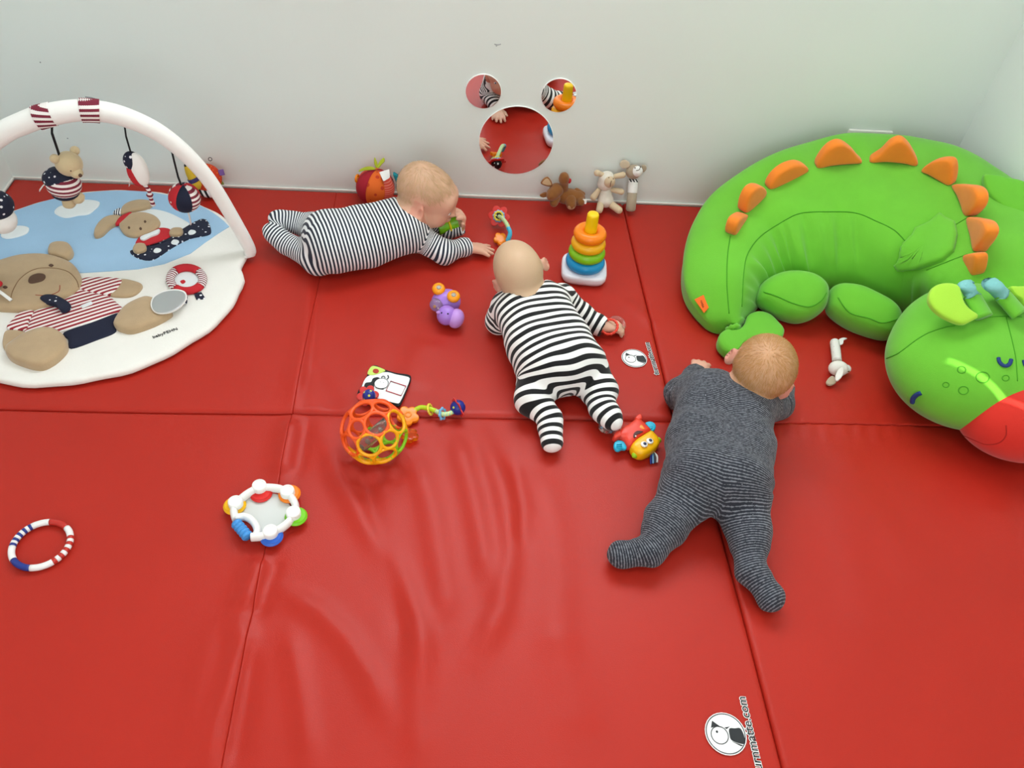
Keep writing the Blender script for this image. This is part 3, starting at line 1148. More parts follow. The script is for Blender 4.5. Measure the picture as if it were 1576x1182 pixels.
# red snout
SN = F(1572, 638, 0.105)
SN[0] = max(SN[0], 1.33)
ss = Soft(SN - 0.26, SN + 0.26, 0.007)
ss.ell(SN, (0.155, 0.125, 0.105), k=0)
ss.floor(0.003)
SV, SF = ss.mesh()
SV = smooth_mesh(SV, SF, 3)
SV[:, 0] = np.minimum(SV[:, 0], WALL_R - 0.004)
SV[:, 2] = np.maximum(SV[:, 2], 0.003)
obj('snout', (SV, SF), REDP, dragon)
SB = bvh_of((SV, SF))
obj('seam', seam(zh([(770, 940), (768, 1000), (730, 1040), (660, 1050), (600, 1030), (530, 1000)]), SB, 0.0014), mat('red_seam', '#a81c12', 0.9), dragon)
obj('seam', seam(zh([(90, 560), (150, 535), (200, 500), (260, 455), (330, 415), (420, 385), (480, 375)]), HB, 0.0016), GREENS, head)
obj('seam', seam(zh([(590, 340), (680, 325), (760, 322), (860, 325)]), HB, 0.0016), GREENS, head)
obj('seam', seam(zh([(770, 325), (800, 440), (825, 560), (835, 690)]), HB, 0.0014), GREENS, head)
# sleepy eye, smile mark and cheek dimples
obj('eye', seam(zh([(724, 558), (730, 582), (748, 600), (770, 604), (788, 592), (797, 568)]), HB, 0.0045, 0.002), NAVY, head, label='stitched navy closed eye')
obj('eye', seam([(1575, 555), (1577, 562), (1584, 566), (1592, 562), (1594, 555)], HB, 0.0045, 0.002), NAVY, head, label='stitched navy closed eye')
obj('mouth_mark', seam(zh([(240, 808), (246, 785), (265, 765), (287, 756)]), HB, 0.006, 0.002), NAVY, head, label='stitched navy corner of the smile')
for x, y, r in ((518, 625, 24), (638, 668, 38), (768, 672, 20), (428, 710, 18), (528, 742, 28)):
    ol = [(x + r * math.cos(t), y + 0.8 * r * math.sin(t)) for t in np.linspace(0, 2 * math.pi, 10)]
    obj('dimple', seam(zh(ol), HB, 0.0013), GREENS, head)


# ears and horns
def flap(px, z, tilt, m, th, nm, par):
    c = F(*np.mean(px, 0), z)
    return obj(nm, padpx(px, c, tilt, th, th, 56), m, par)


flap(zh([(325, 215), (345, 165), (390, 140), (450, 137), (495, 155), (508, 200), (525, 250), (560, 290), (605, 325), (560, 355), (520, 370), (450, 350), (380, 310), (335, 260)]), 0.300, (-0.1, -0.6, 1), LIME, 0.011, 'ear', dragon)
flap([(1552, 443), (1562, 442), (1580, 445), (1590, 470), (1580, 478), (1570, 462), (1560, 455)], 0.315, (0, -0.6, 1), LIME, 0.011, 'ear', dragon)


def horn(base_px, mid_px, tip_px, w, z0, z1, par):
    a, b, c = F(*base_px, z0), F(*mid_px, (z0 + z1) / 2), F(*tip_px, z1)
    P = crom([a, b], 6)
    o = obj('horn', tube(P, [w] * len(P), 16, flat=0.55, up=(0, 0.3, 1)), GREEN, par)
    d = unit(b - a)
    Q = [b - d * 0.004] + list(crom([b, (b + c) / 2 + d * 0.004, c], 4)) + [c + d * 0.010, c + d * 0.014]
    ra = [w * 1.04] * (len(Q) - 2) + [w * 0.8, w * 0.35]
    obj('horn_tip', tube(Q, ra, 16, flat=0.55, up=(0, 0.3, 1)), AQUA, o, label='pale aqua ribbed horn tip')


horn(zh([(645, 325)])[0], zh([(575, 205)])[0], zh([(545, 148)])[0], 0.026, 0.285, 0.325, dragon)
horn(zh([(845, 310)])[0], zh([(745, 195)])[0], zh([(690, 142)])[0], 0.030, 0.29, 0.335, dragon)
# woven maker's label at the tail
lp, ln = hit(DB, 1083, 468)
LO = mat('orange_label', '#ee6a1c', 0.8, 0.3, 600)
lab = obj('fabric_label', padpx(zoomed([(138, 768), (178, 748), (204, 800), (180, 828)], 1020, 190, 2.835), lp + ln * 0.003 + np.array([-0.012, 0, 0]), (-0.1, -0.45, 0.9), 0.0012, 0.0012, 24, round_=0), LO, dragon, smooth=30, label='orange woven label')
c = F(*zs([(172, 788)])[0], lp[2] + 0.006)
ex = unit(F(*zs([(185, 812)])[0], lp[2]) - F(*zs([(160, 765)])[0], lp[2]))
ez = unit(np.array([-0.1, -0.45, 0.9]))
ex = unit(ex - ez * (ex @ ez))
obj('lettering', text_geo('HABA', 0.0085, onplane(*zs([(172, 788)])[0], lp + ln * 0.003 + np.array([-0.012, 0, 0]) + ez * 0.0018, ez), ex, np.cross(ez, ex), ez, 0.0003), mat('dark_print', '#7a2a10', 0.8), lab, smooth=False)

# ================================================================== babies
def head_axes(fwd, up):
    f = unit(fwd)
    s = unit(np.cross(f, up))          # towards the child's right
    u = np.cross(s, f)
    return s, f, u


def head_prims(S, c, s, f, u, k=1.0, tall=1.0, narrow=1.0):
    R = axes(s, f, u)
    P = lambda a, b, d: c + (s * a + f * b + u * d) * k
    e = lambda p, r, kk, R2=R, sub=False: S.ell(p, np.array(r) * k, R2, kk, sub)
    e(P(0, -0.008, 0.004), (0.066 * narrow, 0.079, 0.066 * tall), 0.0)
    e(P(0, -0.040, 0.006), (0.056 * narrow, 0.050, 0.056 * tall), 0.03)
    e(P(0, 0.034, -0.036), (0.049, 0.043, 0.048), 0.025)
    for sg in (-1, 1):
        e(P(sg * 0.029, 0.042, -0.046), (0.028, 0.028, 0.028), 0.016)
    e(P(0, 0.058, -0.072), (0.020, 0.018, 0.016), 0.02)
    e(P(0, 0.056, 0.008), (0.046, 0.018, 0.030), 0.02)
    for sg in (-1, 1):
        e(P(sg * 0.025, 0.086, -0.016), (0.013, 0.010, 0.009), 0.012, sub=True)
    e(P(0, 0.080, -0.022), (0.007, 0.007, 0.014), 0.008)
    e(P(0, 0.085, -0.031), (0.009, 0.008, 0.007), 0.006)
    for sg in (-1, 1):
        e(P(sg * 0.008, 0.081, -0.033), (0.005, 0.006, 0.005), 0.004)
    e(P(0, 0.079, -0.051), (0.013, 0.008, 0.004), 0.004)
    e(P(0, 0.077, -0.058), (0.011, 0.008, 0.004), 0.004)
    e(P(0, 0.088, -0.0545), (0.014, 0.006, 0.0016), 0.002, sub=True)
    for sg in (-1, 1):
        # ear: shell standing off the side of the head
        es = unit(s * sg * 0.75 - f * 0.66)
        eu = unit(u - f * 0.18)
        eu = unit(eu - es * (es @ eu))
        ef = np.cross(es, eu)
        RE = axes(es, ef, eu)
        q = P(sg * 0.0715, -0.006, -0.024)
        e(q, (0.0075, 0.0165, 0.0225), 0.005, RE)
        q2 = q + (s * sg * 0.0085 + f * 0.003 + u * 0.002) * k
        e(q2, (0.006, 0.009, 0.014), 0.003, RE, True)
        e(q + (f * 0.006 - u * 0.004) * k, (0.005, 0.004, 0.006), 0.003, RE)


def hand_prims(S, wr, d, nrm, side, curl=0.35, k=1.0, spread=0.22, fist=False):
    """palm and five fingers; d along the hand, nrm out of the back of the hand, side towards the thumb"""
    d = unit(d)
    nrm = unit(nrm - d * (d @ nrm))
    t = np.cross(d, nrm)
    if t @ np.asarray(side) < 0:
        t = -t
    wr = np.asarray(wr, float)
    kn = []
    for i, (off, ln) in enumerate(((0.016, 0.040), (0.0055, 0.042), (-0.005, 0.040), (-0.0145, 0.037))):
        K = wr + (d * ln + t * off) * k
        S.cone(wr + t * off * 0.55 * k, K, 0.0105 * k, 0.0088 * k, 0.008)
        kn.append(K)
    lens = (0.030, 0.034, 0.031, 0.024)
    for i, K in enumerate(kn):
        a = spread * (1.5 - i) / 1.5
        dd = unit(d * math.cos(a) + t * math.sin(a))
        d1 = unit(dd * math.cos(curl) - nrm * math.sin(curl))
        d2 = unit(dd * math.cos(2.1 * curl) - nrm * math.sin(2.1 * curl))
        m = K + d1 * lens[i] * 0.52 * k
        e = m + d2 * lens[i] * 0.48 * k
        S.cone(K, m, 0.0072 * k, 0.0066 * k, 0.003)
        S.cone(m, e, 0.0066 * k, 0.0054 * k, 0.003)
    tb = wr + (d * 0.014 + t * 0.013) * k
    tm = tb + unit(t * 0.85 + d * 0.75 - nrm * 0.2 * (1 + curl)) * 0.019 * k
    te = tm + unit(t * 0.35 + d * 0.9 - nrm * 0.5 * curl) * 0.016 * k
    S.cone(tb, tm, 0.0092 * k, 0.0074 * k, 0.005)
    S.cone(tm, te, 0.0074 * k, 0.0058 * k, 0.003)


def seg_dist(V, a, b, ra, rb):
    ba = b - a
    t = np.clip(((V - a) @ ba) / max(ba @ ba, 1e-9), 0, 1)
    return np.linalg.norm(V - a - t[:, None] * ba, axis=1) - (ra + (rb - ra) * t), t


SKIN_SC = {}


def make_baby(label, J, hc, hf, hu, suit_mat, period, skin, scalp, hands, hk=1.0, wide=0.034, tr=0.066, fat=1.0, wr_amp=0.0035, hair=None, stripe_noise=0.10, sole=True, legw=0.010, capk=0.3, legk=0.014, tall=1.0, narrow=1.0):
    """J: joints in room coordinates. One continuous body, a sleepsuit over it, eyes and hair as parts."""
    J = {k: np.asarray(v, float) for k, v in J.items()}
    spine = [J['chest'], J['belly'], J['pelvis']]
    ax = unit(J['chest'] - J['pelvis'])
    upv = np.array([0, 0, 1.0])
    lat = unit(np.cross(ax, upv))           # towards the child's right when lying on the belly
    prims = []                               # (a, b, ra, rb, group)
    for sg in (-1, 1):
        o = lat * wide * sg
        prims.append((J['chest'] + o, J['belly'] + o * 1.05, tr, tr * 1.03, 'torso'))
        prims.append((J['belly'] + o * 1.05, J['pelvis'] + o * 1.1, tr * 1.03, tr * 1.05, 'torso'))
    for sd in 'LR':
        f = fat
        prims.append((J['chest'] * 0.55 + J['sh' + sd] * 0.45, J['sh' + sd], 0.050 * f, 0.042 * f, 'torso'))
        prims.append((J['sh' + sd], J['el' + sd], 0.043 * f, 0.036 * f, 'arm' + sd))
        prims.append((J['el' + sd], J['wr' + sd], 0.036 * f, 0.0265 * f, 'arm' + sd))
        prims.append((J['pelvis'] * 0.5 + J['hip' + sd] * 0.5, J['hip' + sd], 0.066 * f, 0.062 * f, 'torso'))
        prims.append((J['hip' + sd], J['kn' + sd], 0.059 * f, 0.047 * f, 'leg' + sd))
        prims.append((J['kn' + sd], J['an' + sd], 0.045 * f, 0.030 * f, 'leg' + sd))
        prims.append((J['an' + sd], J['toe' + sd], 0.031 * f, 0.024 * f, 'foot' + sd))
    pts = np.array([p for q in prims for p in q[:2]] + [hc])
    lo, hi = pts.min(0) - 0.13, pts.max(0) + 0.13
    lo[2] = -0.03
    # ---- body
    B = Soft(lo, hi, 0.0034)
    for a, b, ra, rb, g in prims:
        B.cone(a, b, ra - 0.006, rb - 0.006, 0.02)
    s, f, u = head_axes(hf, hu)
    hc = np.asarray(hc, float)
    Hd = Soft(hc - 0.125, hc + 0.125, 0.0034)
    # evaluate the head on the same lattice as the body
    Hd.lo = B.lo + np.round((Hd.lo - B.lo) / B.h) * B.h
    head_prims(Hd, hc, s, f, u, hk, tall, narrow)
    i0 = np.round((Hd.lo - B.lo) / B.h).astype(int)
    a0 = np.maximum(i0, 0)
    a1 = np.minimum(i0 + Hd.n, B.n)
    sl = tuple(slice(p, q) for p, q in zip(a0, a1))
    sl2 = tuple(slice(p - i, q - i) for p, q, i in zip(a0, a1, i0))
    fa, fb, kk = B.f[sl], Hd.f[sl2], 0.018
    hh = np.clip(0.5 + 0.5 * (fb - fa) / kk, 0, 1)
    B.f[sl] = fa * hh + fb * (1 - hh) - kk * hh * (1 - hh)
    B.cone(hc + (-f * 0.030 - u * 0.045) * hk, J['chest'] + (J['neck'] - J['chest']) * 0.6, 0.040 * hk, 0.044, 0.02)
    for sd in 'LR':
        d, nrm, side, curl, spread = hands[sd]
        B.cone(J['wr' + sd], J['wr' + sd] + unit(d) * 0.012, 0.019, 0.016, 0.006)
        hand_prims(B, J['wr' + sd] + unit(d) * 0.012, np.asarray(d, float), np.asarray(nrm, float), side, curl, 1.0, spread)
    B.floor(0.001)
    V, Q = B.mesh()
    V = smooth_mesh(V, Q, 2, 0.35)
    # scalp tint: everything above and behind the hair line of the head
    L = (V - hc) / hk
    x, y, z = L @ s, L @ f, L @ u
    near = np.clip((0.125 - np.linalg.norm(L, axis=1)) / 0.01, 0, 1)
    line = z - np.interp(y, [-0.07, -0.02, 0.03, 0.065], [-0.055, -0.020, 0.022, 0.058])
    sc = near * np.clip(line / 0.04 + 0.25, 0, 1)
    earm = np.clip((np.abs(x) - 0.064) / 0.004, 0, 1)
    sc = sc * (1 - earm)
    rosy = near * np.maximum(earm * (np.abs(y) < 0.03) * (np.abs(z + 0.024) < 0.028) * (np.abs(x) < 0.085), np.exp(-((np.abs(x) - 0.036) ** 2 + (y - 0.06) ** 2 + (z + 0.042) ** 2) / 0.0004))
    body = obj('person', (V, Q), skin, attrs={'hair': sc, 'rosy': rosy})
    tag(body, label, 'baby')
    # ---- sleepsuit
    G = Soft(lo, hi, 0.0042)
    for a, b, ra, rb, g in prims:
        G.cone(a, b, ra, rb, 0.024 if g == 'torso' else legk)
    # diaper bulge
    G.ell(J['pelvis'] + ax * 0.005 + upv * 0.012, np.array([0.085, 0.075, 0.068]), axes(lat, ax, upv), 0.03)
    for sd in 'LR':
        # cuffs
        d = unit(J['wr' + sd] - J['el' + sd])
        G.cone(J['wr' + sd] + d * 0.004, J['wr' + sd] - d * 0.006, 0.0275, 0.029, 0.004)
        e = J['wr' + sd] + d * 0.010
        G.cone(e + d * 0.0225, e + d * 0.06, 0.03, 0.04, 0.0, True)
        if sole:
            tv = unit(J['toe' + sd] - J['an' + sd])
            G.ell((J['an' + sd] + J['toe' + sd]) / 2 + tv * 0.006, np.array([0.026, 0.048, 0.026]), axes(*[np.cross(tv, unit(np.cross(tv, upv) + 1e-6)), tv, unit(np.cross(tv, upv) + 1e-6)]), 0.012)
    # neck opening
    G.cone(J['neck'], hc - f * 0.03 * hk - u * 0.045 * hk, 0.045, 0.05, 0.006, True)
    G.floor(0.0006)
    V, Q = G.mesh()
    V = smooth_mesh(V, Q, 2)
    N = normals_of(V, Q)
    # stripe coordinate: distance along the limb or trunk
    def grp(g):
        best = np.full(len(V), 9.0)
        co = np.zeros(len(V))
        acc = {}
        if g == 'torso':
            for a, b, ra, rb, gg in prims:
                if gg == 'torso':
                    best = np.minimum(best, seg_dist(V, a, b, ra, rb)[0])
            co = -(V - J['chest']) @ ax
            Lp = -(J['pelvis'] - J['chest']) @ ax
            if capk > 0:                      # cloth wraps over the seat: measure round it
                dx = co - Lp
                dz_ = V[:, 2] - (J['pelvis'][2] - 0.01)
                rc = tr * 1.05
                th_ = np.arctan2(np.maximum(dx, 0), np.maximum(dz_, -0.9 * rc) + 1e-6)
                co = np.where(dx > 0, Lp + rc * th_, co)
            return best, co
        ch = [p for p in prims if p[4] == g]
        off = 0.0
        ws = np.zeros(len(V))
        for a, b, ra, rb, gg in ch:
            d, t = seg_dist(V, a, b, ra, rb)
            n = np.linalg.norm(b - a)
            c = off + ((V - a) @ (b - a)) / n
            best = np.minimum(best, d)
            w_ = np.exp(-np.maximum(d, -0.03) / 0.007)
            co += w_ * c
            ws += w_
            off += n
        return best, co / np.maximum(ws, 1e-12)
    W, C = [], []
    for g in ('torso', 'armL', 'armR', 'legL', 'legR', 'footL', 'footR'):
        d, c = grp(g)
        if g[:3] == 'leg':
            c = c + (-(J['hip' + g[3]] - J['chest']) @ ax)
        if g[:4] == 'foot':
            c = c + (-(J['hip' + g[4]] - J['chest']) @ ax) + np.linalg.norm(J['hip' + g[4]] - J['kn' + g[4]]) + np.linalg.norm(J['an' + g[4]] - J['kn' + g[4]])
        wgt = np.exp(-np.maximum(d, -0.02) / (0.0015 if g[:3] == 'arm' else legw))
        W.append(wgt)
        C.append(c)
    W, C = np.array(W), np.array(C)
    C = (W * C).sum(0) / W.sum(0)
    dz = np.zeros(len(V))
    cn = np.zeros(len(V))
    for i, v in enumerate(V):
        p = Vector((C[i] * 26, (v @ lat) * 8, v[2] * 8))
        a = noise.noise(p)
        b = noise.noise(Vector(v * 22.0))
        c_ = 1.0 - 2.2 * abs(noise.noise(Vector((C[i] * 17 + 3.0, (v @ lat) * 6 + (v @ ax) * 3, v[2] * 6 + 2.0))))
        dz[i] = a * 0.55 + b * 0.4 + c_ * 0.35
        cn[i] = noise.noise(Vector((C[i] * 9, (v @ lat) * 14, v[2] * 14 + 5)))
    V = V + N * (dz * wr_amp)[:, None]
    V[:, 2] = np.maximum(V[:, 2], 0.0006)
    st = C / period + cn * stripe_noise * 0.012 / period
    suit = obj('sleepsuit', (V, Q), suit_mat, body, attrs={'stripe': st})
    # neckband
    nd = unit(hc - f * 0.03 * hk - u * 0.045 * hk - J['neck'])
    # ---- eyes
    EW = mat('eye_white', '#f0ece8', 0.2)
    EI = mat('eye_iris', '#3a4a5a', 0.15)
    for sg in (-1, 1):
        ec = hc + (s * 0.025 * sg + f * 0.0665 - u * 0.016) * hk
        eo = obj('eye', ball(ec, 0.0080 * hk, 14, 10), EW, body)
        obj('iris', ball(ec + f * 0.0048 * hk, (0.0042 * hk), 12, 8), EI, eo)
    # ---- fine hair
    if hair:
        hm, count, ln, lift, whorl = hair
        rnd = random.Random(count)
        hv, hfc = [], []
        tree = bvh_of((np.array([v.co[:] for v in body.data.vertices]) + base_of(np.array([v.co[:] for v in body.data.vertices])) * 0 + np.array(body.location), [tuple(p.vertices) for p in body.data.polygons]))
        wc = hc + (s * whorl[0] + f * whorl[1] + u * whorl[2]) * hk
        made = 0
        while made < count:
            th = rnd.uniform(-math.pi, math.pi)
            cz = rnd.uniform(-0.6, 1.0)
            sz = math.sqrt(1 - cz * cz)
            dv = s * math.cos(th) * sz + f * math.sin(th) * sz + u * cz
            loc, nn, ii, di = tree.ray_cast(Vector(hc + dv * 0.2 * hk), Vector(-dv))
            if loc is None:
                continue
            p = np.array(loc)
            Lp = (p - hc) / hk
            xx, yy, zz = Lp @ s, Lp @ f, Lp @ u
            ln_ = zz - np.interp(yy, [-0.07, -0.02, 0.03, 0.065], [-0.055, -0.020, 0.022, 0.058])
            if ln_ < rnd.uniform(-0.004, 0.02) or zz < -0.05 or abs(xx) > 0.0655:
                continue
            nn = np.array(nn)
            if nn @ dv < 0:
                nn = -nn
            flow = p - wc
            flow = flow - nn * (flow @ nn)
            fl = np.linalg.norm(flow)
            flow = flow / max(fl, 1e-6) + np.array([rnd.gauss(0, .22), rnd.gauss(0, .22), rnd.gauss(0, .22)])
            flow = unit(flow - nn * (flow @ nn))
            l = ln * rnd.uniform(0.6, 1.2)
            w = 0.00042
            sd = np.cross(flow, nn) * w
            q = [p - nn * 0.0008, p + flow * l * 0.45 + nn * lift * l * 0.7, p + flow * l - nn * 0.0004 + nn * lift * l * rnd.uniform(0.2, 1.3)]
            n0 = len(hv)
            hv += [q[0] - sd, q[0] + sd, q[1] - sd, q[1] + sd, q[2]]
            hfc += [(n0, n0 + 1, n0 + 3, n0 + 2), (n0 + 2, n0 + 3, n0 + 4)]
            made += 1
        obj('hair', (np.array(hv), hfc), hm, body)['kind'] = 'stuff'
    return body, suit


def skin_mat(name, skin, scalp, rosy):
    m = mat(name, skin, 0.5, 0.05, 900, sss=0.12, spec=0.4)
    nt = m.node_tree
    b = nt.nodes['Principled BSDF']
    col = None
    prev = lin(skin)
    for attr, c, k in (('hair', scalp, 0.85), ('rosy', rosy, 0.6)):
        a = nt.nodes.new('ShaderNodeAttribute')
        a.attribute_name = attr
        mu = nt.nodes.new('ShaderNodeMath')
        mu.operation = 'MULTIPLY'
        mu.inputs[1].default_value = k
        nt.links.new(a.outputs['Fac'], mu.inputs[0])
        mx = nt.nodes.new('ShaderNodeMix')
        mx.data_type = 'RGBA'
        mx.inputs['B'].default_value = lin(c)
        if col is None:
            mx.inputs['A'].default_value = prev
        else:
            nt.links.new(col, mx.inputs['A'])
        nt.links.new(mu.outputs[0], mx.inputs['Factor'])
        col = mx.outputs['Result']
    nt.links.new(col, b.inputs['Base Color'])
    return m


SK1 = skin_mat('skin_fair', '#dcab92', '#c9a283', '#d98f7c')
SK2 = skin_mat('skin_light', '#deb49c', '#c9aa8a', '#d99784')
SK3 = skin_mat('skin_rosy', '#dfaa94', '#bd8f63', '#d98e7d')
H1 = mat('hair_fine_blond', '#c4a177', 0.5)
H2 = mat('hair_fuzz', '#cdb28e', 0.5)
H3 = mat('hair_strawberry', '#b98650', 0.45)
SUIT1 = mat_attr('navy_stripe_knit', '#eef0f2', '#1e2738', 'stripe', 0.21, 0.28, 0.9, 0.3, 500, sheen=0.1, periodic=True)
SUIT2 = mat_attr('black_stripe_velour', '#f2f2f0', '#0b0b0e', 'stripe', 0.24, 0.27, 0.9, 0.3, 500, sheen=0.15, periodic=True)
SUIT3 = mat_attr('grey_marl_knit', '#262933', '#868992', 'stripe', 0.22, 0.50, 0.95, 0.5, 350, sheen=0.1, periodic=True)
# broken, slubby stripes on the grey suit
_nt = SUIT3.node_tree
_a = [n for n in _nt.nodes if n.type == 'ATTRIBUTE'][0]
_mr = [n for n in _nt.nodes if n.type == 'MAP_RANGE'][0]
_n = _nt.nodes.new('ShaderNodeTexNoise')
_n.inputs['Scale'].default_value = 160
_tc = [n for n in _nt.nodes if n.type == 'TEX_COORD'][0]
_nt.links.new(_tc.outputs['Object'], _n.inputs['Vector'])
_m = _nt.nodes.new('ShaderNodeMath')
_m.operation = 'MULTIPLY_ADD'
_m.inputs[1].default_value = 1.1
_m.inputs[2].default_value = -0.30
_nt.links.new(_n.outputs['Fac'], _m.inputs[0])
_nt.links.new(_m.outputs[0], _mr.inputs['From Min'])

# baby lying sideways to the wall, chewing the green cup
J1 = dict(chest=F(618, 347, .098), belly=F(560, 364, .080), pelvis=F(512, 373, .082), neck=F(642, 322, .148),
          shR=F(640, 362, .075), elR=F(684, 389, .036), wrR=F(716, 380, .030),
          shL=F(648, 330, .085), elL=F(688, 350, .036), wrL=F(706, 348, .045),
          hipR=F(502, 384, .062), knR=F(490, 399, .046), anR=F(441, 375, .046), toeR=F(418, 357, .066),
          hipL=F(500, 362, .075), knL=F(482, 350, .050), anL=F(454, 342, .062), toeL=F(430, 337, .080))
hc1 = F(662, 296, .182)
baby1, suit1 = make_baby('baby in a fine navy and white striped sleepsuit lying sideways, holding a green cup', J1, hc1, (0.93, -0.16, -0.40), (0.36, -0.10, 0.90), SUIT1, 0.0098, SK1, None,
                         dict(R=((0.93, 0.06, -0.16), (0, 0.1, 1), (0, 1, 0), 0.10, 0.55), L=((0.10, -0.25, 0.90), (0.9, 0.5, 0), (-0.3, -1, 0.2), 0.70, 0.2)),
                         hk=1.03, wide=0.026, tr=0.066, fat=0.93, hair=(H1, 1500, 0.016, 0.10, (0, -0.045, 0.045)), stripe_noise=0.06, wr_amp=0.0022, legw=0.006, capk=0.0)

# baby seen from behind in broad black and white stripes
J2 = dict(chest=F(820, 476, .098), belly=F(844, 528, .085), pelvis=F(864, 562, .082), neck=F(806, 458, .130),
          shL=F(778, 474, .080), elL=F(768, 494, .036), wrL=F(780, 470, .026),
          shR=F(862, 460, .082), elR=F(895, 487, .040), wrR=F(922, 501, .030),
          hipL=F(834, 578, .066), knL=F(820, 612, .048), anL=F(846, 642, .042), toeL=F(849, 680, .030),
          hipR=F(897, 566, .066), knR=F(922, 600, .050), anR=F(926, 628, .046), toeR=F(940, 643, .052))
hc2 = F(796, 411, .170)
baby2, suit2 = make_baby('baby in a bold black and white striped sleepsuit lying on its belly', J2, hc2, (-0.15, 0.96, -0.10), (-0.42, 0.05, 0.90), SUIT2, 0.0225, SK2, None,
                         dict(L=((0.1, 0.95, -0.05), (0, 0, 1), (1, 0, 0), 0.3, 0.3), R=((0.95, 0.05, -0.1), (0.1, 0.1, 1), (0, 1, 0), 0.55, 0.2)),
                         hk=0.97, wide=0.030, tr=0.069, fat=0.93, hair=(H2, 1200, 0.008, 0.05, (0.0, -0.03, 0.05)), stripe_noise=0.55, wr_amp=0.0065, tall=1.10, narrow=0.94, legw=0.005)

# baby in grey at the front
J3 = dict(chest=F(1118, 620, .105), belly=F(1108, 688, .088), pelvis=F(1104, 732, .092), neck=F(1150, 590, .140),
          shL=F(1066, 612, .075), elL=F(1048, 606, .036), wrL=F(1070, 578, .024),
          shR=F(1172, 625, .085), elR=F(1196, 622, .042), wrR=F(1204, 598, .030),
          hipL=F(1060, 760, .066), knL=F(1024, 808, .050), anL=F(1002, 848, .038), toeL=F(955, 853, .030),
          hipR=F(1138, 765, .066), knR=F(1152, 822, .052), anR=F(1156, 876, .038), toeR=F(1186, 920, .030))
hc3 = F(1178, 561, .180)
baby3, suit3 = make_baby('baby in a dark grey marled sleepsuit with reddish blond hair lying in front', J3, hc3, (0.45, 0.85, -0.25), (0.36, 0.20, 0.90), SUIT3, 0.0050, SK3, None,
                         dict(L=((0.45, 0.9, -0.1), (0, 0, 1), (1, 0, 0), 0.3, 0.3), R=((0.1, 0.95, 0.0), (0.2, 0, 1), (-1, 0, 0), 0.4, 0.3)),
                         hk=1.06, wide=0.040, tr=0.071, fat=1.0, hair=(H3, 3200, 0.017, 0.08, (-0.01, -0.05, 0.035)), stripe_noise=0.35, wr_amp=0.0080, legw=0.014)

# ================================================================== round play mat with toy arch
UPZ = np.array([0, 0, 1.0])
CREAM = mat('cream_cotton', '#eceae4', 0.9, 0.3, 220, var=0.02, vscale=12)
SKY = mat('sky_blue_cotton', '#9fc3e2', 0.9, 0.3, 300, var=0.03, vscale=10)
CLOUD = mat('cloud_cotton', '#e3e8ea', 0.9, 0.2, 300)
TAN = mat('tan_plush', '#b49a78', 0.95, 0.35, 420, var=0.06, vscale=25, sheen=0.3)
TANL = mat('tan_thread', '#86694a', 0.9)
BROWN = mat('brown_thread', '#5a4030', 0.7)
NAVYC = mat('navy_cotton', '#171c33', 0.9, 0.2, 300)
NAVYD = mat_dots('navy_dotted_cotton', '#171c33', '#e8e8ee', 70, 0.24)
REDC = mat('red_cotton', '#c0222c', 0.85, 0.2, 300)
REDD = mat_dots('red_dotted_cotton', '#c0222c', '#f0e4e0', 75, 0.2)
_sd = unit(F(205, 520, 0) - F(170, 455, 0))
STRIPE_A = mat_stripes('red_white_stripe', '#efe9e6', '#96222f', _sd, 0.0135, 0.5)
STRIPE_V = mat_stripes('claret_white_stripe', '#efe9e6', '#7a2036', (0.1, 0.0, 1), 0.0115, 0.5)
BLACKC = mat('black_webbing', '#14151a', 0.8, 0.3, 600)
WHITEC = mat('white_cotton', '#f2f1ee', 0.85, 0.15, 300)
PZ = 0.022
gc = np.array([-0.971, 1.755, 0.0])
gym = thing('play_gym', gc, 'round padded play mat with bear applique and a white toy arch', 'play mat')
ts = np.linspace(0, 2 * math.pi, 96, endpoint=False)
ol = []
for t in ts:
    r = 0.411 + 0.0022 * math.sin(11 * t) + 0.0018 * math.sin(23 * t + 1) - 0.020 * math.exp(-((t - 0.13) / 0.10) ** 2)
    x, y = r * math.cos(t), r * math.sin(t)
    ol.append((max(x, WALL_L + 0.012 - gc[0]), y))
X, Y, Z = np.eye(3)
base = obj('padded_base', pad2(ol, gc + UPZ * 0.010, X, Y, Z, PZ - 0.010, 0.009, 192, rings=[(1, 0), (1.0, .4), (.992, .75), (.975, .95), (.93, 1.0), (.5, 1.0), (.02, 1.0)], round_=0), CREAM, gym)
zA = lambda l: zoomed(l, 0, 140, 3.752)
zB = lambda l: zoomed(l, 0, 340, 3.752)


def app(px, m, nm, th=0.005, z=PZ, par=gym, n=56, round_=1, label=None):
    p0 = F(*np.mean(px, 0), z)
    return obj(nm, padpx(px, p0, UPZ, th, 0.001, n, round_=round_), m, par, label=label)


# sky: upper half of the disc
sky = []
_e = F(*zA([(1345, 778)])[0], PZ) - gc
for t in np.linspace(math.atan2(_e[1], _e[0]), math.pi + 0.62, 40):
    p = gc + np.array([0.398 * math.cos(t), 0.398 * math.sin(t), 0])
    p[0] = max(p[0], WALL_L + 0.02)
    sky.append(p[:2])
for x, y in zA([(0, 1000), (200, 1050), (480, 1052), (640, 1042), (800, 1030), (950, 1000), (1100, 940), (1180, 880), (1260, 825)]):
    sky.append(F(x, y, PZ)[:2])
sn = len(sky)
skv = [np.array([p[0], p[1], PZ - 0.002]) for p in sky] + [np.array([p[0], p[1], PZ + 0.0018]) for p in sky]
obj('sky_panel', (skv, [tuple(range(sn, 2 * sn)), tuple(range(sn))[::-1]] + [(i, (i + 1) % sn, sn + (i + 1) % sn, sn + i) for i in range(sn)]), SKY, gym, smooth=False)
zc = PZ + 0.002
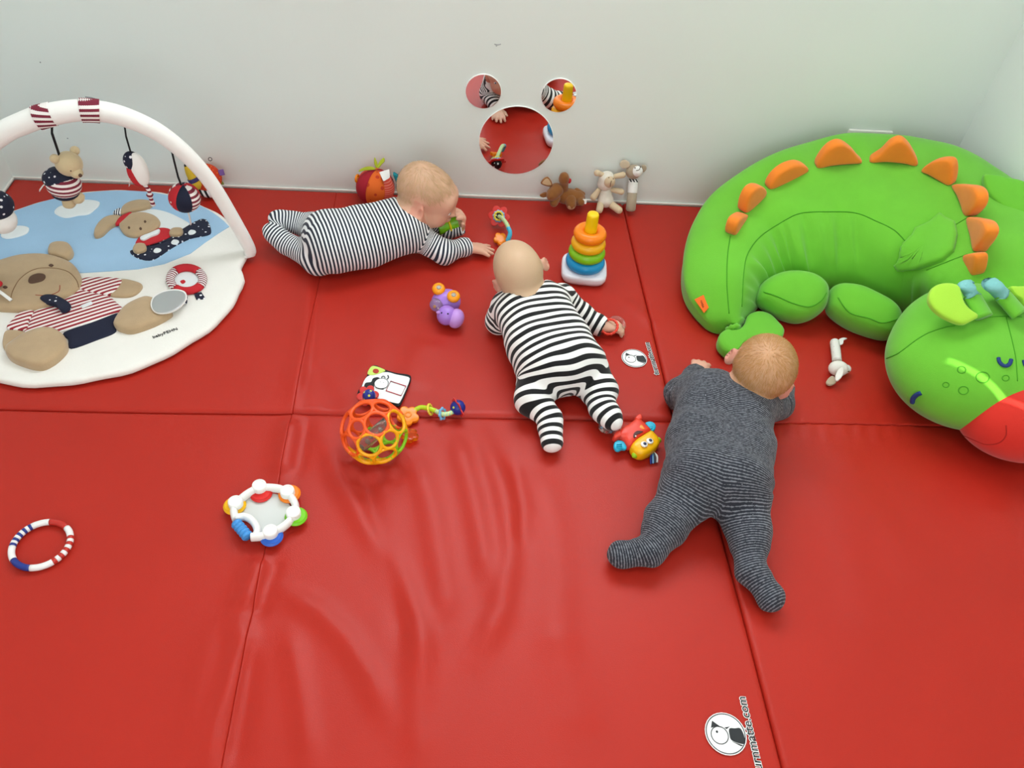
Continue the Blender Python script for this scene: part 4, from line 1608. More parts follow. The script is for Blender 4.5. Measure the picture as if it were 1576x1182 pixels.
app(zA([(315, 695), (340, 670), (380, 660), (430, 640), (500, 630), (570, 640), (572, 665), (545, 690), (510, 715), (450, 722), (380, 735), (325, 715)]), CLOUD, 'cloud_patch', 0.003, zc)
app(zA([(10, 820), (40, 795), (110, 780), (165, 790), (160, 820), (120, 840), (50, 855), (10, 845)]), CLOUD, 'cloud_patch', 0.003, zc)
app(zA([(770, 705), (870, 685), (960, 700), (1050, 740), (1100, 775), (1060, 805), (950, 805), (860, 760)]), CLOUD, 'cloud_patch', 0.003, zc)
# bear
app(zB([(20, 690), (45, 640), (150, 650), (165, 700), (70, 752), (25, 745)]), TAN, 'bear_leg', 0.008)
app(zB([(700, 345), (780, 355), (825, 378), (800, 420), (740, 445), (640, 437), (670, 390)]), TAN, 'bear_arm', 0.008)
app(zB([(370, 650), (540, 590), (690, 535), (662, 600), (668, 645), (560, 690), (410, 740), (395, 690)]), NAVYC, 'bear_trousers', 0.006)
app(zB([(460, 398), (560, 425), (630, 440), (690, 490), (715, 520), (650, 552), (540, 592), (440, 622), (330, 652), (150, 660), (168, 600), (195, 530), (300, 500), (400, 440)]), STRIPE_A, 'bear_shirt', 0.008, n=72)
app(zB([(492, 340), (700, 345), (690, 400), (640, 436), (560, 428), (455, 398)]), STRIPE_A, 'bear_sleeve', 0.010)
app(zB([(120, 540), (200, 528), (172, 590), (155, 640), (45, 630), (80, 580)]), STRIPE_A, 'bear_sleeve', 0.010)
app(zB([(665, 600), (720, 522), (800, 475), (870, 460), (960, 500), (1000, 545), (960, 580), (880, 620), (770, 655), (700, 645), (670, 625)]), TAN, 'bear_foot', 0.022)
app(zB([(40, 770), (60, 740), (150, 680), (250, 645), (330, 650), (385, 690), (398, 745), (370, 790), (310, 840), (240, 868), (150, 850), (70, 815)]), TAN, 'bear_foot', 0.026)
app(zB([(285, 190), (300, 155), (345, 142), (400, 150), (428, 185), (420, 220), (385, 236), (340, 222), (292, 212)]), TAN, 'bear_ear', 0.020)
hd = app(zB([(-190, 380), (-120, 290), (0, 245), (120, 212), (250, 205), (350, 225), (430, 265), (472, 330), (482, 380), (440, 430), (380, 462), (280, 505), (180, 530), (60, 530), (-60, 515), (-160, 455)]), TAN, 'bear_head', 0.018, n=80)
HBp = bvh_of((np.array([v.co[:] for v in hd.data.vertices]) + origin(hd), [tuple(p.vertices) for p in hd.data.polygons]))
obj('muzzle_seam', seam(zB([(60, 460), (75, 400), (120, 330), (200, 280), (300, 272), (390, 292), (440, 340), (455, 385)]), HBp, 0.0012), TANL, hd)
obj('smile', seam(zB([(205, 428), (250, 430), (300, 425), (340, 405), (346, 372)]), HBp, 0.0012), mat('rust_thread', '#a0503a', 0.8), hd)
obj('nose', drape(zB([(162, 348), (175, 322), (215, 305), (255, 308), (264, 325), (250, 345), (212, 358), (175, 362)]), HBp, 0.005, 32), BROWN, hd)
obj('eye', drape(zB([(280, 258), (295, 249), (310, 256), (298, 266)]), HBp, 0.004, 20), BROWN, hd)
obj('eye', drape(zB([(16, 384), (30, 375), (45, 383), (32, 392)]), HBp, 0.004, 20), BROWN, hd)
app(zB([(235, 458), (262, 440), (310, 440), (350, 452), (410, 490), (400, 520), (360, 532), (330, 502), (270, 482)]), NAVYD, 'neck_bow', 0.012, PZ + 0.012)
app(zB([(466, 490), (530, 465), (535, 482), (475, 506)]), CLOUD, 'shirt_tag', 0.002, PZ + 0.008, round_=0, n=24)
# rabbit in a boat
app(zA([(750, 930), (800, 928), (850, 905), (960, 865), (1060, 800), (1160, 745), (1200, 755), (1220, 810), (1200, 835), (1100, 855), (1000, 905), (900, 970), (850, 980), (790, 965)]), NAVYD, 'boat_patch', 0.006, zc, n=64)
for x, y in ((908, 922), (1010, 873), (1108, 817)):
    app(zA([(x - 22, y + 4), (x - 8, y - 13), (x + 18, y - 10), (x + 24, y + 2), (x + 6, y + 14), (x - 14, y + 14)]), CLOUD, 'porthole_patch', 0.002, zc + 0.005, n=24)
app(zA([(790, 905), (805, 852), (915, 800), (985, 805), (985, 848), (900, 882)]), REDD, 'rabbit_shirt', 0.007, zc)
app(zA([(548, 850), (555, 800), (600, 748), (660, 728), (706, 738), (690, 770), (640, 800), (590, 845)]), TAN, 'rabbit_ear', 0.012, zc)
app(zA([(700, 722), (710, 680), (760, 650), (830, 640), (890, 655), (850, 690), (780, 705), (740, 715)]), TAN, 'rabbit_ear', 0.012, zc)
rh = app(zA([(692, 790), (705, 745), (760, 718), (830, 712), (895, 730), (928, 765), (915, 800), (870, 830), (800, 850), (730, 840)]), TAN, 'rabbit_head', 0.012, zc)
for x, y, r in ((745, 790, 7), (838, 755, 7), (812, 796, 8)):
    app(zA([(x - r, y), (x, y - r), (x + r, y), (x, y + r)]), BROWN, 'rabbit_eye' if r == 7 else 'rabbit_nose', 0.002, zc + 0.012, par=rh, n=16)
app(zA([(690, 742), (735, 715), (765, 708), (750, 728), (705, 768), (668, 780)]), REDC, 'ribbon', 0.008, zc + 0.004, n=32)
app(zA([(655, 712), (690, 685), (704, 700), (690, 722)]), mat_stripes('navy_white_stripe', '#eeeeee', '#1a2038', (1, 0.2, 0), 0.006), 'ribbon_end', 0.008, zc + 0.003, n=24)
app(zA([(980, 835), (1000, 806), (1055, 806), (1052, 840), (1005, 848)]), TAN, 'rabbit_arm', 0.012, zc + 0.003, n=32)
app(zA([(770, 930), (790, 896), (840, 896), (846, 930), (800, 946)]), TAN, 'rabbit_arm', 0.012, zc + 0.003, n=32)
app(zA([(810, 850), (870, 825), (922, 803), (916, 828), (872, 846), (830, 866)]), CLOUD, 'collar', 0.006, zc + 0.007, n=32)


# life-ring pocket with a picture window and mirror flap
def arc_px(c, r1, r0, a0, a1, n=9):
    t = np.linspace(a0, a1, n)
    return [(c[0] + r1[0] * math.cos(a), c[1] + r1[1] * math.sin(a)) for a in t] + [(c[0] + r0[0] * math.cos(a), c[1] + r0[1] * math.sin(a)) for a in t[::-1]]


lc = zB([(1080, 347)])[0]
STR_B = mat_stripes('claret_stripe_patch', '#efe9e6', '#7a2036', (0.3, 1, 0), 0.0075)
app([(lc[0] + 20 * math.cos(t), lc[1] + 15 * math.sin(t)) for t in np.linspace(0, 6.28, 14, endpoint=False)], CLOUD, 'picture_window', 0.002, PZ)
for k, (a0, a1) in enumerate(((-2.3, -0.75), (-0.72, 0.55), (0.58, 2.3), (2.33, 3.95))):
    px = arc_px(lc, (32, 23), (18, 13), a0, a1)
    p0 = F(*lc, PZ)
    V, Fc = [], []
    pts = [onplane(x, y, p0, UPZ) for x, y in px]
    n = len(pts) // 2
    rings_ = []
    for i in range(n):
        o_, i_ = pts[i], pts[2 * n - 1 - i]
        m_ = (o_ + i_) / 2
        rings_.append([m_ + (o_ - m_) * math.cos(b) + UPZ * (0.006 + 0.008 * math.sin(b)) for b in np.linspace(0, 2 * math.pi, 12, endpoint=False)])
    obj('life_ring', loft([np.array(r) for r in rings_]), REDC if k % 2 == 0 else STR_B, gym)
app(zB([(1040, 350), (1060, 340), (1072, 352), (1055, 364)]), REDC, 'picture', 0.001, PZ + 0.002, n=16)
app(zB([(1120, 425), (1165, 415), (1188, 452), (1135, 458)]), NAVYD, 'strap', 0.004, PZ, round_=0, n=24)
app(zB([(1060, 440), (1085, 435), (1080, 475), (1062, 482)]), NAVYD, 'strap', 0.004, PZ + 0.008, round_=0, n=24)
mp = zB([(870, 478), (890, 435), (950, 405), (1020, 397), (1070, 412), (1078, 450), (1040, 500), (980, 530), (915, 535), (880, 515)])
p0 = F(*np.mean(mp, 0), PZ + 0.026)
obj('mirror_flap', padpx(mp, p0, UPZ, 0.004, 0.004, 56), WHITEC, gym)
c0 = np.mean(mp, 0)
obj('mirror_foil', padpx([tuple(c0 + (np.array(q) - c0) * 0.93) for q in mp], p0 + UPZ * 0.0035, UPZ, 0.0015, 0.001, 56), mat('mirror_foil', '#c4c8ca', 0.35, 0.1, 40, metal=0.75), gym)
# lettering
a, b = F(*zB([(878, 676)])[0], PZ), F(*zB([(1030, 622)])[0], PZ)
ex = unit(b - a)
ey = np.array([-ex[1], ex[0], 0])
obj('lettering', text_geo('babyFEHN', np.linalg.norm(b - a) / 4.55, (a + b) / 2 + UPZ * 0.0012, ex, ey, UPZ, 0.0004), mat('black_embroidery', '#15161a', 0.8), gym, smooth=False)

# toy arch
ft = F(385, 394, 0.012)
AD = np.array([math.cos(math.radians(196)), math.sin(math.radians(196)), 0])
AN = np.array([-AD[1], AD[0], 0])
if AN @ (CAMP - ft) < 0:
    AN = -AN
arch_px = [(383, 380), (358, 335), (325, 282), (290, 241), (250, 208), (210, 187), (165, 173), (118, 170), (70, 178), (35, 190), (0, 208)]
AP = [ft + UPZ * 0.006] + [onplane(x, y, ft, AN) for x, y in arch_px]
e = AP[-1]
AP += [e + AD * 0.11 - UPZ * 0.075, e + AD * 0.20 - UPZ * 0.20, e + AD * 0.245 - UPZ * 0.36, np.array([*(e + AD * 0.255)[:2], 0.018])]
AC = crom(AP, 8)
n = len(AC)
rr = np.interp(np.arange(n), [0, 8, 24, 48, 72, n - 1], [.015, .017, .019, .023, .026, .020])
obj('arch', tube(AC, rr, 18), WHITEC, gym)
for x0, x1 in ((83, 55), (152, 126)):
    q = [onplane(x, 178 if x < 100 else 171, ft, AN) for x in (x0, x1)]
    i0 = int(np.argmin(np.linalg.norm(AC - q[0], axis=1)))
    i1 = int(np.argmin(np.linalg.norm(AC - q[1], axis=1)))
    i0, i1 = min(i0, i1), max(i0, i1)
    seg_ = crom([AC[i] for i in range(i0, i1 + 1)], 4)
    w = [0.0275 + 0.0012 * math.sin(3.1 * i) for i in range(len(seg_))]
    obj('striped_sleeve', tube(seg_, w, 20), STRIPE_V, gym)
fe = F(362, 402, 0.010)
obj('arch_strap', tube(crom([ft + UPZ * 0.002, (ft + fe) / 2 + UPZ * 0.004, fe], 5), 0.009, 10, flat=0.5, up=UPZ), WHITEC, gym)


# ------------------------------------------------------------------ toys hanging from the arch
def ap(x, y, off=0.0):
    return onplane(x, y, ft + AN * off, AN)


def archpt(x, y):
    q = ap(x, y)
    return AC[int(np.argmin(np.linalg.norm(AC - q, axis=1)))]


PXM = 1 / 520.0          # metres per pixel out there
# teddy bear
top = archpt(77, 180)
t = thing('hanging_bear', ap(108, 318), 'small tan teddy bear in navy and striped jersey hanging from the arch', 'soft toy', 'toys hanging from the arch')
T2 = mat('pale_tan_plush', '#cdb993', 0.95, 0.35, 500, sheen=0.3)
obj('strap', tube([top - UPZ * 0.02, ap(80, 205), ap(91, 238)], 0.0045, 8, flat=0.5), BLACKC, t)
hcx = ap(106, 252)
sd = unit(F(140, 262, 0.2) - F(106, 252, 0.2))
face = unit(np.array([0.75, -0.62, -0.22]))
hb = obj('head', ball(hcx, (0.031, 0.030, 0.030)), T2, t)
obj('muzzle', ball(hcx + face * 0.024 - UPZ * 0.010, (0.015, 0.015, 0.012)), T2, hb)
obj('nose', ball(hcx + face * 0.039 - UPZ * 0.007, 0.0045, 12, 8), BROWN, hb)
fs = unit(np.cross(face, UPZ))
for sg in (-1, 1):
    obj('eye', ball(hcx + face * 0.026 + fs * 0.012 * sg + UPZ * 0.003, 0.0025, 10, 6), BROWN, hb)
    obj('ear', ball(hcx + fs * 0.026 * sg + UPZ * 0.022 - face * 0.004, (0.011, 0.011, 0.011)), T2, hb)
bc = ap(98, 284)
obj('jersey', ball(bc, (0.041, 0.036, 0.034)), STRIPE_V, t)
obj('scarf', ball(bc + UPZ * 0.014 - sd * 0.006 + np.array([0, 0.004, 0]), (0.0415, 0.037, 0.026)), NAVYD, t)
obj('trousers', ball(bc - UPZ * 0.022 - sd * 0.003, (0.033, 0.030, 0.018)), NAVYC, t)
for (x0, y0), (x1, y1) in (((101, 300), (107, 314)), ((112, 297), (122, 306))):
    a, b = ap(x0, y0), ap(x1, y1)
    obj('leg', tube(crom([a, (a + b) / 2, b, b + unit(b - a) * 0.010], 4), [.013, .0135, .014, .014, .0145, .015, .0155, .016, .016, .015, .012, .009, .004], 14), T2, t)
obj('tag', tube([ap(73, 280), ap(66, 286), ap(61, 293)], [0.003, 0.005, 0.007], 8, flat=0.15), WHITEC, t)

# red and navy balloon-shaped toy with a striped tail
t = thing('hanging_balloon', ap(232, 316), 'white, red and navy balloon-shaped toy with striped tail hanging from the arch', 'soft toy', 'toys hanging from the arch')
obj('strap', tube([archpt(190, 182) - UPZ * 0.018, ap(194, 210), ap(201, 234)], 0.0035, 8, flat=0.5), BLACKC, t)
a, b = ap(203, 234), ap(221, 285)
d = unit(b - a)
c = (a + b) / 2
w = np.cross(AN, d)
RR = axes(w, AN, d)
L = np.linalg.norm(b - a) / 2
obj('panel', ball(c + w * 0.004 + AN * 0.004, (0.020, 0.016, L * 0.98), R=RR), WHITEC, t)
off = -w if (-w) @ _rt < 0 else w
obj('side', ball(c + off * 0.007 - AN * 0.003 + d * 0.012, (0.021, 0.017, L * 0.80), R=RR), REDC, t)
obj('crown', ball(c + off * 0.007 - AN * 0.002 - d * 0.022, (0.0205, 0.0175, L * 0.55), R=RR), NAVYD, t)
tl = crom([ap(222, 284), ap(229, 293), ap(231, 302), ap(236, 316)], 5)
obj('tail', tube(tl, np.interp(np.arange(len(tl)), [0, 8, 9, 11, len(tl) - 1], [.005, .005, .009, .005, .006]), 10), STRIPE_V, t)
obj('tag', tube([ap(202, 265), ap(200, 278), ap(199, 286)], 0.006, 8, flat=0.15), WHITEC, t)

# patchwork ball
c = ap(284, 304)
t = thing('hanging_ball', c - UPZ * 0.043, 'red, navy and striped patchwork ball hanging from the arch', 'ball', 'toys hanging from the arch')
obj('strap', tube([archpt(262, 215) - UPZ * 0.004, ap(268, 248), ap(274, 272), c + UPZ * 0.036], 0.0042, 8, flat=0.5), BLACKC, t)


def wedge(c, r, axis, refdir, a0, a1, nu=10, nv=14, bulge=0.0):
    ax_ = unit(axis)
    e1 = unit(np.asarray(refdir) - ax_ * (ax_ @ np.asarray(refdir)))
    e2 = np.cross(ax_, e1)
    V, Fc = [], []
    for j in range(nv + 1):
        th = math.pi * j / nv
        for i in range(nu + 1):
            u_ = i / nu
            p = a0 + (a1 - a0) * u_
            rr_ = r * (1 + bulge * (math.sin(math.pi * u_) ** 0.6) * math.sin(th))
            V.append(c + ax_ * math.cos(th) * r + (e1 * math.cos(p) + e2 * math.sin(p)) * math.sin(th) * rr_)
    m = nu + 1
    for j in range(nv):
        for i in range(nu):
            Fc.append((j * m + i, (j + 1) * m + i, (j + 1) * m + i + 1, j * m + i + 1))
    n0 = len(V)
    for j in range(nv + 1):
        V.append(c + ax_ * math.cos(math.pi * j / nv) * r * 0.98)
    for j in range(nv):
        Fc.append((j * m, n0 + j, n0 + j + 1, (j + 1) * m))
        Fc.append((j * m + nu, (j + 1) * m + nu, n0 + j + 1, n0 + j))
    return np.array(V), Fc


tow = CAMP - c
for k, m in enumerate((NAVYC, STRIPE_V, REDC, NAVYD, STRIPE_V, REDD)):
    a0 = -0.45 + k * math.pi / 3
    obj('panel', wedge(c, 0.039, UPZ + np.array([0.12, 0, 0]), tow, a0 - 0.15, a0 + math.pi / 3 - 0.15, bulge=0.05), m, t)
obj('tag', tube([c - UPZ * 0.036 + AN * 0.004, ap(292, 335), ap(294, 345)], 0.006, 8, flat=0.2), WHITEC, t)

# toy cut by the picture's edge
c = ap(-6, 322)
t = thing('hanging_plush', c - UPZ * 0.055, 'navy and white soft toy hanging at the very left edge', 'soft toy', 'toys hanging from the arch')
obj('strap', tube([archpt(-40, 235), (archpt(-40, 235) + c) / 2, c + UPZ * 0.04], 0.0042, 8, flat=0.5), BLACKC, t)
obj('cap', ball(c + UPZ * 0.012, (0.044, 0.040, 0.036)), NAVYD, t)
obj('face', ball(c - UPZ * 0.030, (0.036, 0.034, 0.036)), WHITEC, t)
obj('snout', ball(ap(2, 354), (0.010, 0.010, 0.008)), NAVYC, t)
# ribbon end with a red cuff lying on the bear's cheek
a, b = F(-14, 440, 0.052), F(17, 462, 0.046)
t = thing('ribbon_toy', a - UPZ * 0.01, 'white ribbon with red cuff lying on the bear cheek at the left edge', 'ribbon')
obj('ribbon', tube(crom([a, (a + b) / 2 + UPZ * 0.002, b], 4), 0.0045, 10, flat=0.6), WHITEC, t)
obj('cuff', ball(F(-5, 437, 0.052), (0.014, 0.012, 0.008)), REDC, t)

# ================================================================== toys on the mats
def pl(name, col, rough=0.28):
    return mat(name, col, rough, spec=0.5)


def glass(name, col, rough=0.08):
    m = mat(name, col, rough, trans=0.9, ior=1.35)
    return m


# ---- stacking ring tower
TX, TY = 0.389, 1.849
t = thing('ring_tower', (TX, TY, 0), 'ring stacking tower with yellow peg and white rocker base', 'stacking toy')
ang = math.radians(-6)
ca, sa = math.cos(ang), math.sin(ang)
sq = []
for a in np.linspace(0, 2 * math.pi, 64, endpoint=False):
    q = (abs(math.cos(a)) ** 4.2 + abs(math.sin(a)) ** 4.2) ** (-1 / 4.2)
    x, y = 0.066 * q * math.cos(a), 0.062 * q * math.sin(a)
    sq.append((x * ca - y * sa, x * sa + y * ca))
prof = [(0.80, 0.0005), (0.93, 0.004), (1.0, 0.014), (1.0, 0.024), (0.97, 0.030), (0.90, 0.032), (0.05, 0.032)]
rg = [np.array([(TX + x * s_, TY + y * s_, z) for x, y in sq]) for s_, z in prof]
obj('rocker_base', loft(rg), pl('white_plastic', '#e9e9f2'), t)
obj('peg', lathe([(0.021, 0.030), (0.0185, 0.10), (0.0165, 0.20), (0.0165, 0.206), (0.0145, 0.2105), (0.010, 0.212), (0, 0.212)], (TX, TY, 0), n=28), pl('yellow_plastic', '#f6c80c', 0.3), t, smooth=50)
for R0, r0, z, c, nm in ((0.0400, 0.0172, 0.049, '#189ad6', 'blue'), (0.0365, 0.0165, 0.081, '#86c81e', 'green'), (0.0335, 0.0160, 0.112, '#f7b51a', 'yellow'), (0.0310, 0.0158, 0.144, '#f78310', 'orange')):
    o = obj('ring', torus((TX, TY, z), R0, r0, n=48, k=18), pl(nm + '_ring_plastic', c, 0.3), t, label=nm + ' plastic ring')
for k in range(3):
    a = k * 2.1
    obj('peg_dimple', ball((TX + 0.006 * math.cos(a), TY + 0.006 * math.sin(a), 0.2118), (0.0018, 0.0018, 0.0008), 8, 6), pl('yellow_plastic', '#f6c80c'), t)

# ---- purple hippo on wheels lying on its side
PUR = pl('lilac_plastic', '#a77bd8')
PURL = pl('pale_lilac_plastic', '#c193e0')
ORW = pl('orange_wheel_plastic', '#f59a08')
GREY = pl('grey_plastic', '#a9a79c', 0.4)
t = thing('hippo_toy', F(684, 480, 0), 'small lilac hippo push toy with orange wheels tipped on its side', 'toy')
zk = lambda l: zoomed(l, 640, 420, 11.82)
bc = F(*zk([(520, 530)])[0], 0.034)
sp = Soft(bc - 0.1, bc + 0.1, 0.0035)
sp.ell(bc, (0.036, 0.032, 0.030), k=0)
sp.ell(bc + [0.014, 0.006, 0], (0.028, 0.030, 0.028), k=0.02)
sp.floor(0.001)
V, Q = sp.mesh()
obj('body', (smooth_mesh(V, Q, 3), Q), PUR, t)
h0, h1 = F(*zk([(520, 760)])[0], 0.034), F(*zk([(730, 830)])[0], 0.028)
dd = unit(h1 - h0)
S_ = axes(*frame(dd))
hh_ = obj('head', ball(h0 + dd * 0.006, (0.027, 0.027, 0.026), R=S_), PUR, t)
obj('snout', ball(h1, (0.027, 0.027, 0.022), R=S_), PURL, hh_)
for x, y in ((470, 728), (583, 745)):
    bv = bvh_of(ball(h0 + dd * 0.006, (0.027, 0.027, 0.026), R=S_))
    p, nn = hit(bv, *zk([(x, y)])[0])
    obj('eye', ball(p, 0.0024, 10, 8), pl('dark_eye', '#15183a', 0.1), hh_)
for x, y in ((415, 295), (685, 430)):
    wc = F(*zk([(x, y)])[0], 0.068)
    axw = unit(np.array([0.05, -0.30, 0.9]))
    w = obj('wheel', lathe([(0.0, -0.009), (0.012, -0.009), (0.0165, -0.005), (0.0178, 0.001), (0.0165, 0.006), (0.012, 0.009), (0.008, 0.0095), (0.0075, 0.008), (0, 0.008)], wc, axw, 28), ORW, t, smooth=60)
    obj('hub', lathe([(0.0068, 0.007), (0.0055, 0.010), (0.002, 0.0105), (0, 0.0105)], wc, axw, 16), GREY, w)
    obj('axle', tube([wc - axw * 0.004, wc - axw * 0.034], 0.006, 10), PUR, t)
dc = F(*zk([(390, 580)])[0], 0.040)
obj('clear_dome', ball(dc, (0.021, 0.020, 0.018)), glass('clear_plastic', '#efe6e2'), t)
for k in range(5):
    obj('bead', ball(dc + np.array([0.008 * math.cos(k * 1.3), 0.008 * math.sin(k * 1.3), -0.004 + 0.003 * (k % 2)]), 0.0035, 10, 8), pl('bead_%d' % (k % 2), ['#f4ede2', '#e2a040'][k % 2]), t)
obj('ear', ball(F(*zk([(410, 720)])[0], 0.050), (0.006, 0.004, 0.005)), PURL, t)

# ---- holed ball
t_c = F(576, 664, 0.0755)
t = thing('holed_ball', t_c - UPZ * 0.0755, 'see-through holed ball of orange, yellow and lime rings', 'ball')
phi = (1 + 5 ** 0.5) / 2
ico = [unit(v) for v in [(0, a, b * phi) for a in (-1, 1) for b in (-1, 1)] + [(a, b * phi, 0) for a in (-1, 1) for b in (-1, 1)] + [(a * phi, 0, b) for a in (-1, 1) for b in (-1, 1)]]
dod = []
for i in range(12):
    for j_ in range(i):
        for k_ in range(j_):
            if min(ico[i] @ ico[j_], ico[i] @ ico[k_], ico[j_] @ ico[k_]) > 0.4:
                dod.append(unit(ico[i] + ico[j_] + ico[k_]))
Rm = Matrix.Rotation(0.35, 3, 'X') @ Matrix.Rotation(0.5, 3, 'Y') @ Matrix.Rotation(0.3, 3, 'Z')
RB = 0.0715
OR1, OR2, OY, OG = glass('orange_clear_rubber', '#ff5a14', 0.25), pl('orange_rubber', '#f2591c', 0.35), pl('amber_rubber', '#f7ab0c', 0.35), pl('lime_rubber', '#8ccf1e', 0.35)
for v, a in [(v, 0.290) for v in ico] + [(v, 0.366) for v in dod]:
    v = np.array(Rm @ Vector(v))
    side = v @ unit([0.55, -0.75, -0.45])
    m = OY if side > 0.12 else OR2
    if v @ unit([0.85, -0.1, -0.4]) > 0.80 or v @ unit([0.3, 0.3, -0.9]) > 0.7:
        m = OG
    obj('ring', torus(t_c + v * RB * math.cos(a), RB * math.sin(a), 0.0040, v, 30, 8), m, t)
rod = unit([0.6, 0.3, 0.45])
obj('rattle_tube', tube([t_c - rod * 0.040 - UPZ * .01, t_c - UPZ * .01, t_c + rod * 0.040 - UPZ * .01], 0.016, 16), glass('smoky_clear_plastic', '#d9d2cc'), t)
for k in range(6):
    obj('bead', ball(t_c - UPZ * .014 + rod * (-0.035 + 0.013 * k) + np.array([0.003 * (k % 2), 0, 0.004 * (k % 3)]), 0.005, 10, 8), GREY, t)

# ---- monkey picture card
zm = lambda l: zoomed(l, 500, 540, 5.629)
t = thing('picture_card', F(*zm([(520, 310)])[0], 0), 'soft black and white monkey picture card lying behind the holed ball', 'card')
P0 = F(*zm([(520, 310)])[0], 0.010)
cz = lambda pts, nm, m, th, z, n=48, r=1, par=t: obj(nm, padpx(zm(pts), P0 + UPZ * z, UPZ, th, 0.0005, n, round_=r), m, par)
obj('pad', padpx(zm([(375, 200), (395, 145), (440, 128), (520, 165), (620, 195), (725, 210), (748, 240), (720, 320), (665, 450), (640, 482), (590, 462), (450, 425), (300, 388), (285, 360), (320, 300)]), P0, UPZ, 0.004, 0.006, 72), mat('black_felt', '#22252a', 0.9), t)
cz([(365, 225), (520, 185), (620, 205), (715, 225), (735, 245), (705, 330), (655, 435), (625, 455), (450, 410), (325, 370), (310, 350)], 'white_face', mat('card_white', '#eceff0', 0.6), 0.001, 0.0042, 60)
cz([(370, 200), (392, 148), (430, 133), (522, 168), (480, 195), (420, 212)], 'corner_tab', mat('lime_felt', '#c8e070', 0.8), 0.002, 0.0045)
cz([(415, 175), (428, 158), (458, 160), (468, 180), (450, 195), (425, 190)], 'eyelet', mat('eyelet_red', '#b03020', 0.6), 0.001, 0.0068, 24)
BK = mat('card_black', '#1a1c20', 0.7)
cz([(350, 280), (400, 270), (415, 240), (455, 228), (475, 245), (430, 290), (425, 320), (390, 350), (340, 340)], 'monkey_fur', BK, 0.0006, 0.0054, 40)
cz([(430, 275), (460, 245), (510, 240), (545, 265), (535, 310), (490, 325), (440, 312)], 'monkey_face', mat('card_white', '#eceff0'), 0.0006, 0.0062, 36)
PB = lambda l: [onplane(x, y, P0 + UPZ * 0.0065, UPZ) for x, y in zm(l)]
obj('monkey_outline', tube(crom(PB([(430, 275), (460, 245), (510, 240), (547, 265), (537, 310), (490, 327), (440, 312)]), 5, True), 0.0007, 6, True), BK, t)
obj('monkey_ear', tube(crom(PB([(490, 240), (495, 222), (515, 220), (522, 238)]), 5), 0.0008, 6), BK, t)
obj('monkey_tail', tube(crom(PB([(540, 245), (552, 230), (545, 212)]), 5), 0.0012, 6), BK, t)
obj('monkey_arm', tube(crom(PB([(440, 318), (475, 328), (510, 332)]), 5), 0.0009, 6), BK, t)
obj('monkey_foot', tube(crom(PB([(430, 365), (450, 358), (464, 372), (456, 390), (440, 388)]), 5), 0.0011, 6), BK, t)
for x, y in ((480, 270), (508, 275)):
    obj('monkey_eye', ball(PB([(x, y)])[0], (0.0012, 0.0012, 0.0005), 8, 6), BK, t)
obj('picture_frame', tube(PB([(570, 262), (702, 305), (660, 388), (530, 345)]), 0.0013, 6, True), mat('card_crimson', '#c03048', 0.7), t)


# ---- flower rattles
def flower(c, n, R, r, m, par, nm='flower_disc', lobes=6):
    s_, t_, d_ = frame(n)
    pet = lambda a: R * (0.80 + 0.34 * abs(math.cos(lobes * a / 2)) ** 0.8)
    o_ = [(pet(a) * math.cos(a), pet(a) * math.sin(a)) for a in np.linspace(0, 2 * math.pi, 72, endpoint=False)]
    return obj(nm, pad2(o_, c, s_, t_, d_, r, r, 72, rings=[(1, 0), (.99, .6), (.96, .9), (.9, 1), (.5, 1), (.02, 1)], round_=0), m, par)


NB = mat_dots('navy_dotted_plastic', '#1a2a86', '#d8dc50', 75, 0.22, 0.3)
NB2 = mat_dots('black_dotted_plastic', '#101218', '#dfe2e0', 75, 0.22, 0.3)
RED = pl('red_plastic', '#d83430')
AMB = glass('amber_clear_plastic', '#ff8c10', 0.15)
AMBS = pl('amber_plastic', '#f0860e', 0.25)
LIMEP = pl('lime_plastic', '#b6d420')
SKYP = pl('sky_plastic', '#78b4e2')
YEL = pl('pale_yellow_plastic', '#ecd84a')
CYAN = pl('cyan_plastic', '#46b6dc')
MINT = mat_stripes('mint_stripe_plastic', '#9fd3b8', '#d9e08a', (0.9, -0.3, 0.2), 0.006, 0.5, 0.3)

# near the wall
t = thing('flower_rattle', F(768, 345, 0), 'red flower rattle with cyan curved handle standing ahead of the bold striped baby', 'rattle', 'flower rattles')
fc = F(768, 333, 0.036)
fn = unit([-0.15, -0.72, 0.60])
flower(fc, fn, 0.030, 0.0025, RED, t)
obj('ball', ball(fc - fn * 0.006, 0.0185), NB2, t)
obj('bead_ring', torus(fc + fn * 0.006, 0.015, 0.0038, fn, 40, 8, mod=10, mamp=0.35), SKYP, t)
obj('bead_ring', torus(fc + fn * 0.012, 0.0125, 0.003, fn, 40, 8, mod=10, mamp=0.35), YEL, t)
h = crom([fc + fn * 0.006, F(774, 337, 0.052), F(780, 345, 0.056), F(783, 352, 0.050)], 5)
obj('neck', tube(h, 0.0062, 12), MINT, t)
h = crom([F(782, 350, 0.052), F(785, 357, 0.045), F(784, 364, 0.034), F(781, 371, 0.020)], 5)
obj('handle', tube(h, [.0065] * 8 + [.007] * (len(h) - 8), 12), CYAN, t)
st_c = F(770, 368, 0.014)
flower(st_c, (0.1, -0.4, 0.9), 0.019, 0.006, AMBS, t, 'star_handle', 5)

